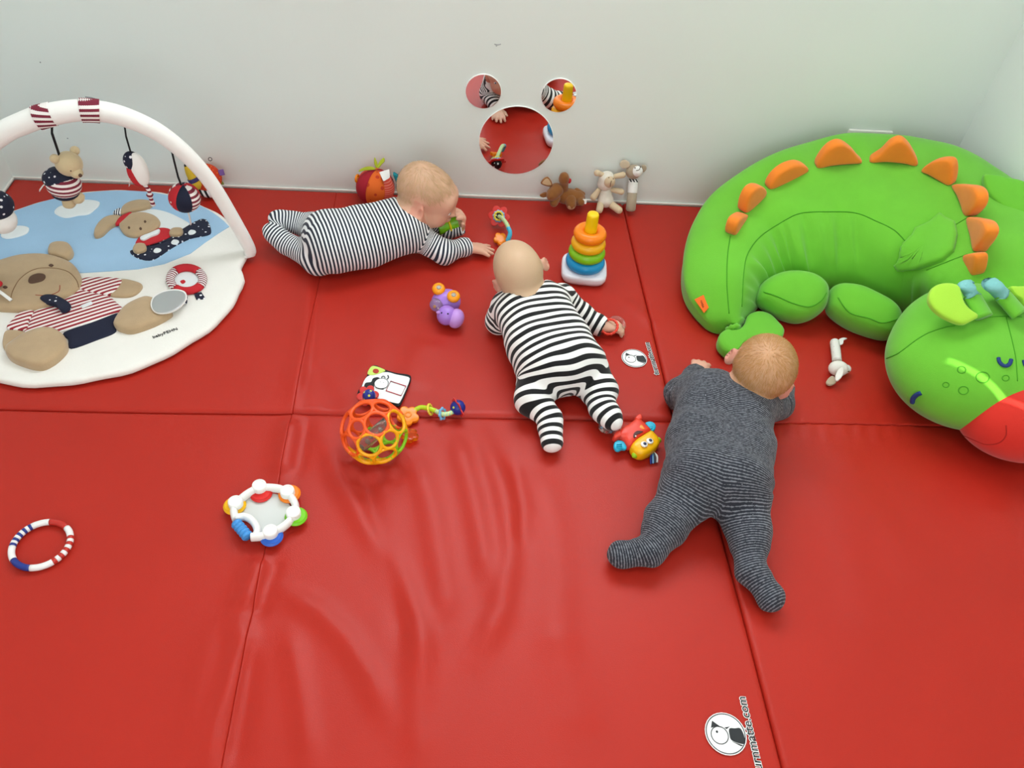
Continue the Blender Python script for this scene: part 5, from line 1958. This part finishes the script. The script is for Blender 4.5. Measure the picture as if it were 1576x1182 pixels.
# beside the holed ball, reaching right
t = thing('flower_rattle', F(670, 634, 0), 'flower rattle with orange star handle and navy ball lying right of the holed ball', 'rattle', 'flower rattles')
s1 = F(*zm([(720, 565)])[0], 0.012)
flower(s1, (0.1, -0.2, 0.95), 0.024, 0.006, AMBS, t, 'star_handle', 5)
obj('star_hole', torus(s1 + UPZ * 0.005, 0.0065, 0.0028, (0.1, -0.2, 0.95), 20, 8), AMBS, t)
s2 = F(*zm([(735, 730)])[0], 0.012)
flower(s2, (0.2, 0.1, 0.9), 0.019, 0.006, AMB, t, 'star_handle', 5)
lk = crom([F(*zm([(770, 520)])[0], 0.014), F(*zm([(830, 490)])[0], 0.018), F(*zm([(900, 500)])[0], 0.020), F(*zm([(960, 520)])[0], 0.020)], 5)
obj('handle', tube(lk, 0.0058, 12), LIMEP, t)
lk2 = crom([F(*zm([(960, 520)])[0], 0.020), F(*zm([(1020, 548)])[0], 0.019), F(*zm([(1085, 540)])[0], 0.020), F(*zm([(1130, 510)])[0], 0.021)], 5)
obj('neck', tube(lk2, 0.0058, 12), MINT, t)
d_ = unit(F(*zm([(960, 520)])[0], 0.02) - F(*zm([(850, 490)])[0], 0.02))
obj('bead_ring', torus(F(*zm([(912, 508)])[0], 0.0175), 0.0125, 0.0026, unit(d_ + np.array([0.1, 0.2, 0.5])), 40, 8, mod=14, mamp=0.3), YEL, t)
obj('bead_ring', torus(F(*zm([(1018, 545)])[0], 0.018), 0.0125, 0.0030, unit(d_ + np.array([0.0, -0.1, 0.45])), 40, 8, lobes=7, amp=0.12), SKYP, t)
bcn = F(*zm([(1152, 490)])[0], 0.0255)
obj('ball', ball(bcn, 0.0185), NB, t)
flower(bcn, unit([0.86, 0.50, 0.18]), 0.024, 0.0016, RED, t, lobes=6)
# behind the holed ball
t = thing('flower_rattle', F(572, 612, 0), 'red flower rattle end with navy ball peeping out behind the holed ball', 'rattle', 'flower rattles')
fc = F(566, 609, 0.022)
fn = unit([0.1, -0.45, 0.8])
flower(fc, fn, 0.0235, 0.003, RED, t)
obj('ball', ball(fc + np.array([0.004, -0.006, 0.006]), 0.016), NB, t)

# ---- tambourine
zt = lambda l: zoomed(l, 340, 735, 10.743)
WP = pl('white_toy_plastic', '#f1f1ee', 0.3)
t = thing('tambourine', F(406, 790, 0), 'white toy tambourine with coloured jingles and a blue ribbed grip', 'tambourine')
TZ = 0.022
nodes = [(250, 445), (645, 175), (1105, 265), (1205, 615), (825, 925)]
NP = [F(*p, TZ) for p in zt(nodes)]
path = zt([(245, 690), (215, 560), (250, 445), (380, 320), (500, 240), (645, 175), (860, 175), (1000, 200), (1105, 265), (1210, 400), (1235, 510), (1205, 615), (1120, 740), (980, 850), (825, 925), (660, 975), (500, 985)])
PP = crom([F(x, y, TZ) for x, y in path], 5)
obj('hoop', tube(PP, 0.0078, 14, flat=1.5, up=UPZ), WP, t)
ih = crom([F(x, y, TZ) for x, y in zt([(245, 680), (380, 650), (500, 700), (580, 800), (600, 900), (560, 985)])], 6)
obj('inner_bridge', tube(ih, 0.0075, 14, flat=1.5, up=UPZ), WP, t)
g0, g1 = F(*zt([(245, 745)])[0], TZ), F(*zt([(450, 985)])[0], TZ)
gr = []
for i in range(61):
    gr.append(g0 + (g1 - g0) * i / 60)
obj('grip', tube(gr, [0.0098 + 0.0022 * abs(math.sin(i / 60 * 5 * math.pi)) for i in range(61)], 16), pl('blue_grip_rubber', '#3f8fd6', 0.35), t)
mem = zt([(300, 560), (370, 380), (640, 260), (1000, 300), (1150, 480), (1140, 650), (980, 800), (780, 900), (640, 920), (600, 780), (500, 680), (380, 640)])
obj('drum_skin', padpx(mem, F(*zt([(750, 600)])[0], 0.010), UPZ, 0.002, 0.002, 64), mat('drum_skin', '#d3d6d4', 0.5), t)
for (x, y), P_, cc, nm in zip(nodes, NP, ('#f2b90c', '#d8201c', '#f58410', '#74c814', '#2a62c8'), ('yellow', 'red', 'orange', 'green', 'blue')):
    ctr = F(*zt([(740, 570)])[0], TZ)
    jc = P_ + unit(P_ - ctr) * (0.004 if nm != 'red' else -0.010)
    jm = pl(nm + '_jingle_plastic', cc, 0.3)
    jc[2] = 0.017
    obj('jingle', lathe([(0.0, -0.005), (0.020, -0.005), (0.0235, -0.002), (0.0235, 0.000), (0.020, 0.0035), (0.020, 0.0045), (0, 0.0045)], jc, UPZ, 32), jm, t, smooth=40, label=nm + ' plastic jingle')
    nd_ = obj('boss', lathe([(0.0145, -0.010), (0.0155, 0.006), (0.0148, 0.0125), (0.0135, 0.0140), (0.0105, 0.0140), (0.0100, 0.0128), (0, 0.0128)], P_, UPZ, 32), WP, t, smooth=50)
    lower = P_.copy()
    lower[2] = 0.006
    obj('foot', lathe([(0.010, -0.0055), (0.011, 0.004)], lower, UPZ, 24), WP, t, smooth=40)

# ---- striped teething ring
RC = F(63.5, 838, 0.0068)
t = thing('striped_ring', RC - UPZ * 0.0068, 'navy, white and red striped teething ring lying alone at the front left', 'ring')
NV = pl('navy_plastic', '#1f3588')
WR = pl('ring_white_plastic', '#eeeeee')
RR_ = pl('ring_red_plastic', '#c03028')
# start and end bearing of each band, counter-clockwise from the right
bands = [(48, 92, RR_), (20, 48, WR), (92, 128, WR), (186, 222, WR), (222, 268, NV), (268, 312, WR)]
for k in range(9):
    bands.append((312 + k * (68 / 9), 312 + (k + 1) * (68 / 9), RR_ if k % 2 == 0 else WR))
    bands.append((128 + k * (58 / 9), 128 + (k + 1) * (58 / 9), NV if k % 2 == 0 else WR))
for a0, a1, m in bands:
    n_ = max(2, int((a1 - a0) / 5))
    P_ = [RC + np.array([0.0535 * math.cos(math.radians(a)), 0.0535 * math.sin(math.radians(a)), 0]) for a in np.linspace(a0, a1, n_ + 1)]
    obj('band', tube(P_, 0.0066, 14), m, t)

# ---- monster activity toy
zo = lambda l: zoomed(l, 920, 620, 10.743)
t = thing('monster_toy', F(982, 680, 0), 'red and yellow big-eyed activity toy with teal ears beside the grey suited baby', 'toy')
MR, MY, MT, MG = pl('coral_plastic', '#e2402e', 0.35), pl('warm_yellow_plastic', '#f2b40a', 0.3), pl('teal_rubber', '#26b4d6', 0.35), pl('green_knob_plastic', '#9cce1e', 0.3)
Q0 = F(*zo([(650, 560)])[0], 0.022)
pz = lambda pts, nm, m, th, bk, z=0.0, n=56, par=t, r=1: obj(nm, padpx(zo(pts), Q0 + UPZ * z, unit([0.05, -0.12, 1]), th, bk, n, rings=[(1, 0), (.99, .3), (.96, .6), (.88, .85), (.7, .97), (.4, 1), (.02, 1)], round_=r), m, par)
pz([(480, 400), (560, 340), (640, 290), (710, 320), (790, 400), (870, 490), (760, 560), (640, 640), (530, 760), (470, 740), (400, 640), (300, 590), (330, 500), (390, 440)], 'top_shell', MR, 0.018, 0.016)
pz([(600, 290), (640, 235), (690, 215), (718, 250), (715, 310), (650, 330)], 'horn', MR, 0.012, 0.010, 0.004)
pz([(245, 590), (270, 530), (330, 490), (400, 500), (420, 560), (360, 600), (280, 620)], 'horn', MR, 0.012, 0.010, 0.004)
fcx = pz([(525, 760), (600, 660), (720, 580), (860, 500), (920, 540), (990, 620), (1010, 700), (960, 790), (860, 870), (740, 920), (640, 905), (570, 850)], 'face_shell', MY, 0.020, 0.016)
pz([(782, 360), (815, 325), (880, 322), (940, 360), (955, 420), (915, 485), (870, 470)], 'ear', MT, 0.006, 0.006)
pz([(260, 710), (290, 645), (350, 628), (430, 660), (475, 735), (460, 780), (400, 780), (340, 808), (280, 780)], 'ear', MT, 0.006, 0.006)
for (x, y), (dx, dy) in (((862, 400), (5, 0)), ((360, 715), (5, 0))):
    for k in range(3):
        q = [onplane(*p, Q0 + UPZ * 0.0062, UPZ) for p in zo([(x - 50, y - 30 + k * 30), (x + 40, y - 35 + k * 30)])]
        obj('ear_rib', tube(q, 0.0016, 6), MT, t)
for x, y in ((610, 865), (1000, 620)):
    obj('knob', ball(F(*zo([(x, y)])[0], 0.018), (0.0075, 0.0075, 0.0075)), MG, t)
for x, y in ((768, 685), (860, 630)):
    p = onplane(*zo([(x, y)])[0], Q0 + UPZ * 0.0185, UPZ)
    ey_ = obj('eye', ball(p, (0.0085, 0.0085, 0.004)), WP, fcx)
    obj('pupil', ball(p + np.array([0.0008, -0.0006, 0.0030]), (0.0042, 0.0045, 0.002)), pl('pupil', '#10204a', 0.1), ey_)
pz([(585, 560), (600, 500), (660, 462), (755, 475), (700, 505), (640, 535), (610, 585)], 'mouth', mat('mouth_dark', '#4a1a14', 0.5), 0.001, 0.001, 0.0182, 40)
obj('tooth', ball(onplane(*zo([(628, 550)])[0], Q0 + UPZ * 0.0195, UPZ), (0.0022, 0.0022, 0.001), 10, 8), WP, t)
pz([(690, 400), (720, 360), (760, 400), (775, 440), (720, 430)], 'cheek_patch', AMBS, 0.001, 0.001, 0.0175, 30)
obj('badge', lathe([(0.0038, -0.002), (0.0038, 0.001), (0, 0.0012)], onplane(*zo([(392, 438)])[0], Q0 + UPZ * 0.012, UPZ), UPZ, 20), mat('badge', '#f0d0c8', 0.5), t)
for k, m in enumerate((NV, SKYP, mat('grey_cord', '#4a4e58', 0.8), WP)):
    a = F(*zo([(905 + 8 * k, 820)])[0], 0.012)
    b = F(*zo([(880 + 34 * k, 1010 - 8 * k)])[0], 0.0035)
    obj('tassel_cord', tube(crom([a, (a + b) / 2 + np.array([0.002 * (k - 1.5), 0, 0.004]), b], 5), 0.0023, 8), m, t)

# ---- clear bead ball under the striped baby's foot
cb = F(935, 657, 0.0165)
t = thing('bead_ball', cb - UPZ * 0.0165, 'clear ball with small beads half under the bold striped baby\'s foot', 'ball')
obj('shell', ball(cb, (0.022, 0.018, 0.016)), glass('clear_plastic', '#efe6e2'), t)
for k in range(7):
    obj('bead', ball(cb + np.array([0.011 * math.cos(k * 0.9), 0.009 * math.sin(k * 0.9), -0.006]), 0.003, 8, 6), [SKYP, WP, RED][k % 3], t)

# ---- ring rattle in the striped baby's hand
t = thing('ring_rattle', F(942, 506, 0), 'red and clear ring rattle in the bold striped baby\'s hand', 'rattle')
obj('bead_ring', torus(F(938, 503, 0.038), 0.0215, 0.0036, unit([-0.3, -0.35, 0.8]), 48, 8, mod=16, mamp=0.25), pl('bright_red_plastic', '#e8402c'), t)
obj('clear_ring', torus(F(950, 498, 0.024), 0.0200, 0.0050, unit([0.15, -0.2, 0.9]), 40, 10), glass('pink_clear_plastic', '#f3d9d4', 0.1), t)
obj('bead', ball(F(946, 500, 0.022), 0.006, 14, 10), AMBS, t)

# ---- giraffe rattle lying on the mat by the dragon's foot
zg = lambda l: zoomed(l, 1256, 510, 13.14)
OW = mat('offwhite_plush', '#e6e2da', 0.95, 0.35, 500, sheen=0.2)
OWD = mat_dots('offwhite_dotted_cloth', '#e4e2dc', '#8a8e90', 150, 0.16)
t = thing('plush_rattle', F(1288, 560, 0), 'off-white long-eared plush rattle lying between the dragon feet and snout', 'soft toy')
n_ = crom([F(*zg([(370, 190)])[0], 0.016), F(*zg([(385, 300)])[0], 0.017), F(*zg([(405, 450)])[0], 0.017), F(*zg([(420, 600)])[0], 0.018)], 5)
obj('handle', tube(n_, [0.006, 0.011] + [0.0125] * (len(n_) - 2), 14), OWD, t)
hc_ = F(*zg([(450, 750)])[0], 0.021)
hg = obj('head', ball(hc_, (0.026, 0.022, 0.020)), OW, t)
obj('muzzle', ball(F(*zg([(600, 760)])[0], 0.016), (0.014, 0.012, 0.012)), OW, hg)
obj('nose', ball(F(*zg([(660, 810)])[0], 0.018), 0.003, 10, 6), TANL, hg)
obj('ear', padpx(zg([(380, 960), (400, 860), (450, 770), (530, 730), (550, 800), (520, 920), (440, 1005), (395, 1000)]), F(*zg([(460, 870)])[0], 0.034), unit([-0.2, -0.3, 0.9]), 0.004, 0.003, 40), OW, hg)
obj('ear', padpx(zg([(200, 1040), (240, 960), (320, 910), (390, 960), (405, 1030), (340, 1080), (260, 1092)]), F(*zg([(310, 1010)])[0], 0.010), unit([0, -0.1, 1]), 0.004, 0.004, 40), mat('beige_plush', '#b5a58c', 0.95, 0.3, 500), hg)
obj('tail_tag', padpx(zg([(445, 200), (480, 150), (560, 130), (630, 148), (560, 180), (540, 255), (470, 275)]), F(*zg([(520, 200)])[0], 0.010), unit([0, -0.2, 1]), 0.002, 0.002, 32), WHITEC, t)

# ---- green cup held by the baby
ca_, cb_ = F(673, 352, 0.050), F(706, 339, 0.062)
ax_ = unit(cb_ - ca_)
t = thing('toy_cup', (ca_ + cb_) / 2 - UPZ * 0.03, 'lime green toy cup with yellow band held at the fine striped baby\'s mouth', 'cup')
Lc = np.linalg.norm(cb_ - ca_)
LG = pl('lime_cup_plastic', '#7cc41a', 0.35)
obj('cup', lathe([(0.0, 0.0), (0.019, 0.0), (0.021, 0.004), (0.020, Lc * 0.45), (0.022, Lc * 0.55), (0.031, Lc), (0.029, Lc), (0.019, Lc * 0.55), (0.0, Lc * 0.5)], ca_, ax_, 28), LG, t, smooth=50)
obj('band', torus(ca_ + ax_ * Lc * 0.50, 0.0215, 0.0035, ax_, 30, 8), pl('yellow_band_plastic', '#ecd816'), t)
obj('knob', ball(ca_ + ax_ * Lc * 0.35 - UPZ * 0.022, (0.008, 0.008, 0.006)), pl('peach_plastic', '#e8b060'), t)


# ================================================================== soft toys along the wall
def vp(x, y, Y):
    return onplane(x, y, (0, Y, 0), np.array([0, 1.0, 0]))


# ---- patchwork apple
za = lambda l: zoomed(l, 530, 230, 13.13)
AR = 0.060
ac = F(578, 286, 0.060)
ac[1] = min(ac[1], WALL_Y - AR - 0.006)
t = thing('plush_apple', ac - UPZ * AR, 'red and orange patchwork plush apple with lime leaves against the wall', 'soft toy')
AX = unit([0.10, 0.15, 1])
cols_ = [mat('crimson_cloth', '#a81a2c', 0.9, 0.3, 400), mat_dots('orange_dotted_cloth', '#e2661c', '#c63a18', 48, 0.30), mat_stripes('coral_stripe_cloth', '#d84a3a', '#e88a78', (0.2, 0, 1), 0.0062, 0.72), mat('crimson_cloth', '#a81a2c'), mat('orange_cloth', '#e2661c', 0.9, 0.3, 400), mat('coral_cloth', '#d84a3a', 0.9, 0.3, 400)]
for k in range(6):
    a0 = -0.50 + (k - 1) * math.pi / 3
    obj('panel', wedge(ac, AR * 0.96, AX, CAMP - ac, a0, a0 + math.pi / 3, bulge=0.06), cols_[k], t)
LF_ = mat('lime_leaf_cloth', '#a9b42c', 0.9, 0.3, 400)
topa = ac + AX * AR
for pts in ([(650, 380), (610, 310), (600, 230), (612, 155), (650, 230), (675, 330)], [(660, 370), (690, 280), (740, 210), (800, 165), (815, 240), (760, 300), (700, 370)], [(640, 400), (560, 350), (440, 350), (320, 400), (290, 450), (400, 430), (560, 415)]):
    pz_ = za(pts)
    obj('leaf', padpx(pz_, topa + np.array([0, -0.012, 0.002]), unit([0, -0.8, 0.5]), 0.003, 0.003, 36), LF_, t)
obj('tag', padpx(za([(705, 460), (905, 400), (922, 570), (790, 650)]), ac + unit(CAMP - ac) * AR * 0.98 + np.array([0.012, 0, 0.012]), unit([0.25, -0.75, 0.6]), 0.001, 0.001, 24, round_=0), WHITEC, t)
obj('loop', torus(vp(*za([(258, 585)])[0], ac[1] - 0.006), 0.010, 0.0035, (0.9, -0.3, 0), 24, 8), AMBS, t)
obj('caterpillar', tube(crom([vp(*za([(300, 760)])[0], ac[1] - 0.012), vp(*za([(340, 860)])[0], ac[1] - 0.022), vp(*za([(400, 950)])[0], ac[1] - 0.028)], 5), 0.005, 10), mat('moss_cloth', '#7f8f4a', 0.9), t)
TEAL = mat('teal_cloth', '#14808c', 0.9, 0.3, 400)
obj('bird_body', padpx(za([(985, 490), (1010, 470), (1100, 540), (1165, 640), (1150, 740), (1100, 790), (1045, 770), (1040, 640)]), vp(*za([(1090, 640)])[0], ac[1] + 0.004), (0, -1, 0.2), 0.010, 0.010, 40), TEAL, t)
obj('bird_tail', padpx(za([(1140, 600), (1225, 585), (1240, 620), (1200, 720), (1160, 740)]), vp(*za([(1190, 660)])[0], ac[1] + 0.006), (0, -1, 0.2), 0.005, 0.005, 32), TEAL, t)

# ---- activity plush behind the arch
zq = lambda l: zoomed(l, 270, 230, 14.78)
YP = WALL_Y - 0.050
qc = vp(*zq([(640, 640)])[0], YP)
qc[2] = 0.046
t = thing('activity_plush', (qc[0], YP, 0), 'plush caterpillar toy with dotted orange ball and yellow cone behind the arch', 'soft toy')
obj('dotted_ball', ball(qc + [0.010, 0, 0.012], (0.044, 0.040, 0.044)), mat_dots('red_orange_dotted_cloth', '#cf3a16', '#f09a30', 120, 0.22), t)
obj('base_ball', ball(vp(*zq([(760, 930)])[0], YP - 0.012), (0.032, 0.028, 0.020)), mat_stripes('black_white_cloth', '#e6e6e6', '#17181c', (1, 0.4, 0.3), 0.014), t)
ya, yb = vp(*zq([(240, 380)])[0], YP - 0.035), vp(*zq([(540, 900)])[0], YP - 0.045)
yd = unit(yb - ya)
YL = np.linalg.norm(yb - ya)
obj('yellow_cone', tube([ya + yd * YL * q for q in np.linspace(0, 1, 10)], [.006, .009, .0115, .013, .014, .0155, .0165, .0165, .013, .005], 14), mat('mustard_cloth', '#cba62c', 0.9, 0.3, 400), t)
obj('band', tube([ya + yd * YL * q for q in (0.50, 0.56, 0.62, 0.66)], .0168, 16), mat('violet_cloth', '#3a3060', 0.9), t)
obj('cone_tip', ball(ya - yd * 0.002, 0.005, 12, 8), BLACKC, t)
obj('tag', padpx(zq([(965, 470), (1090, 450), (1125, 580), (1000, 600)]), vp(*zq([(1040, 530)])[0], YP), (0, -1, 0.2), 0.002, 0.002, 24, round_=0), mat('purple_ribbon', '#7a5aa0', 0.8), t)
obj('tag', padpx(zq([(1000, 700), (1090, 740), (1110, 800), (1040, 800)]), vp(*zq([(1060, 770)])[0], YP), (0, -1, 0.2), 0.002, 0.002, 24, round_=0), mat('moss_cloth', '#7f8f4a'), t)
obj('loop', torus(vp(*zq([(790, 222)])[0], YP), 0.005, 0.0010, (0.3, -1, 0.2), 20, 6), BLACKC, t)

# ---- brown donkey
zd = lambda l: zoomed(l, 820, 230, 8.295)
DB_ = mat('brown_plush', '#8a5626', 0.98, 0.5, 350, var=0.15, vscale=40, sheen=0.3)
DL_ = mat('beige_inner_plush', '#c0a07c', 0.95, 0.3, 400)
YD = WALL_Y - 0.045
v = lambda x, y, dy=0.0: vp(*zd([(x, y)])[0], YD + dy)
t = thing('plush_donkey', (v(430, 640)[0], YD, 0), 'brown plush donkey slumped against the wall', 'soft toy', 'soft toys along the wall')


def soft_part(nm, prims, m, par, h=0.0025, k=0.008, floor=0.001):
    pts = np.array([q for p in prims for q in ((p[0], p[1]) if len(p) == 4 else (p[0], p[0]))])
    rmax = max(max(p[2:]) if len(p) == 4 else (np.max(p[1])) for p in prims)
    S_ = Soft(pts.min(0) - rmax - 0.012, pts.max(0) + rmax + 0.012, h)
    for p in prims:
        if len(p) == 4:
            S_.cone(p[0], p[1], p[2], p[3], k)
        else:
            S_.ell(p[0], p[1], None, k)
    if floor is not None:
        S_.floor(floor)
    V_, Q_ = S_.mesh()
    V_ = smooth_mesh(V_, Q_, 2)
    V_[:, 1] = np.minimum(V_[:, 1], WALL_Y - 0.001)
    return obj(nm, (V_, Q_), m, par)


def grounded(p, r):
    p = p.copy()
    p[2] = max(p[2], r)
    return p


soft_part('body', [(grounded(v(400, 590), .026), grounded(v(570, 620), .026), .026, .025), (grounded(v(380, 560), .02), grounded(v(330, 560), .02), .020, .018)], DB_, t)
hd_ = soft_part('head', [(v(300, 520, -.012), v(255, 570, -.025), .023, .019), (v(250, 580, -.028), grounded(v(235, 600, -.034), .012), .018, .014)], DB_, t)
obj('ear', padpx(zd([(100, 425), (140, 370), (190, 350), (235, 400), (250, 460), (200, 470), (130, 450)]), v(180, 415, -.012), (0, -1, 0.2), 0.005, 0.005, 36), DB_, hd_)
obj('inner_ear', padpx(zd([(118, 428), (150, 385), (188, 370), (222, 410), (234, 452), (190, 458), (140, 444)]), v(180, 415, -.017), (0, -1, 0.2), 0.002, 0.001, 36), DL_, hd_)
obj('ear', padpx(zd([(88, 585), (130, 555), (175, 548), (185, 590), (130, 612)]), v(140, 580, -.02), (0, -1, 0.2), 0.004, 0.004, 36), DB_, hd_)
soft_part('raised_leg', [(v(395, 500, -.004), v(400, 380, -.008), .014, .014), (v(400, 370, -.008), v(400, 350, -.010), .0165, .015)], DB_, t)
obj('ribbon', ball(v(468, 402, -.012), (0.006, 0.005, 0.009)), REDC, t)
soft_part('leg', [(grounded(v(290, 620, -.02), .014), grounded(v(270, 680, -.035), .0135), .016, .0135)], DB_, t)
soft_part('leg', [(grounded(v(480, 650, -.02), .017), grounded(v(490, 710, -.035), .0155), .019, .0155)], DB_, t)
obj('hoof_pad', ball(grounded(v(490, 738, -.046), .012), (0.011, 0.004, 0.008)), DL_, t)
soft_part('leg', [(grounded(v(600, 640, -.01), .014), grounded(v(615, 670, -.025), .013), .016, .013)], DB_, t)
soft_part('tail', [(v(560, 530, .01), v(640, 570, .005), .010, .008)], DB_, t)
obj('tag', padpx(zd([(640, 630), (695, 640), (680, 700), (635, 690)]), v(665, 665, -.03), (0, -1, 0.4), 0.001, 0.001, 20, round_=0), WHITEC, t)

# ---- white sheep
SW = mat('sheep_plush', '#e4ddd0', 0.98, 0.6, 300, sheen=0.3)
SB_ = mat('sheep_skin_plush', '#d6c0a0', 0.95, 0.3, 400)
YS = WALL_Y - 0.040
v = lambda x, y, dy=0.0: vp(*zd([(x, y)])[0], YS + dy)
t = thing('plush_sheep', (v(930, 640)[0], YS, 0), 'cream plush sheep sitting against the wall', 'soft toy', 'soft toys along the wall')
soft_part('body', [(v(930, 560), grounded(v(930, 640, -.006), .025), .020, .026)], SW, t)
hs = soft_part('head', [(v(945, 380, .004), v(930, 430, .002), .026, .024), (v(885, 440, .010), v(880, 480, .012), .014, .012)], SW, t)
obj('face', ball(v(980, 415, -.016), (0.018, 0.013, 0.019)), SB_, hs)
obj('nose_stitch', tube(crom([v(1005, 400, -.030), v(995, 430, -.031), v(988, 470, -.028)], 4), 0.0010, 6), BROWN, hs)
for x, y in ((972, 360), (1028, 375)):
    obj('eye', ball(v(x, y, -.029), 0.0018, 8, 6), BROWN, hs)
soft_part('ear', [(v(895, 322, .002), v(820, 300, .0), .007, .010)], SB_, hs)
soft_part('ear', [(v(1050, 345, -.002), v(1150, 325, -.004), .008, .010)], SB_, hs)
soft_part('arm', [(v(840, 520), v(775, 610, -.01), .008, .011)], SB_, t)
soft_part('arm', [(v(1010, 515), v(1130, 540, -.01), .008, .010)], SB_, t)
soft_part('leg', [(grounded(v(870, 690, -.015), .011), grounded(v(850, 775, -.050), .011), .012, .011)], SB_, t)
soft_part('leg', [(grounded(v(985, 690, -.015), .011), grounded(v(1100, 775, -.045), .012), .012, .012)], SB_, t)

# ---- giraffe squeaker stick
YG = WALL_Y - 0.026
v = lambda x, y, dy=0.0: vp(*zd([(x, y)])[0], YG + dy)
TAUPE = mat('taupe_plush', '#ab9a84', 0.95, 0.35, 450, sheen=0.2)
t = thing('plush_squeaker', (v(1250, 780)[0], YG - 0.03, 0), 'tall taupe and white plush squeaker stick with a dog face leaning on the wall', 'soft toy', 'soft toys along the wall')
a, b = F(*zd([(1248, 785)])[0], 0.014), v(1285, 400)
P_ = lambda q: a + (b - a) * q
obj('lower_sleeve', tube([P_(q) for q in (-0.02, 0.0, 0.05, 0.3, 0.62)], [.006, .012, .0158, .0160, .0158], 18), TAUPE, t)
obj('upper_sleeve', tube([P_(q) for q in (0.60, 0.62, 0.8, 0.96, 0.98)], [.0155, .0162, .0162, .016, .014], 18), WHITEC, t)
obj('scarf', torus(P_(1.0), 0.0115, 0.0055, unit(b - a), 28, 8), mat_stripes('zebra_cloth', '#e8e8e8', '#1c1e22', (0.9, 0.2, 0.6), 0.008), t)
hs = obj('head', ball(v(1285, 285, -.004), (0.025, 0.020, 0.023)), TAUPE, t)
obj('muzzle', ball(v(1335, 280, -.016), (0.017, 0.014, 0.017)), WHITEC, hs)
obj('nose_stitch', tube(crom([v(1370, 240, -.0305), v(1355, 262, -.032), v(1320, 270, -.031)], 4), 0.0011, 6), BROWN, hs)
for x, y in ((1305, 235), (1375, 225)):
    obj('eye', ball(v(x, y, -.026), 0.0022, 8, 6), BROWN, hs)
obj('ear', padpx(zd([(1110, 190), (1130, 150), (1180, 135), (1230, 165), (1235, 215), (1180, 240), (1130, 230)]), v(1180, 190, -.004), (0, -1, 0.2), 0.004, 0.004, 36), mat('beige_ear_plush', '#cdbda4', 0.95, 0.3, 450), hs)
obj('ear', padpx(zd([(1390, 205), (1440, 205), (1450, 250), (1410, 290), (1395, 250)]), v(1420, 240, -.002), (0, -1, 0.2), 0.004, 0.004, 36), TAUPE, hs)
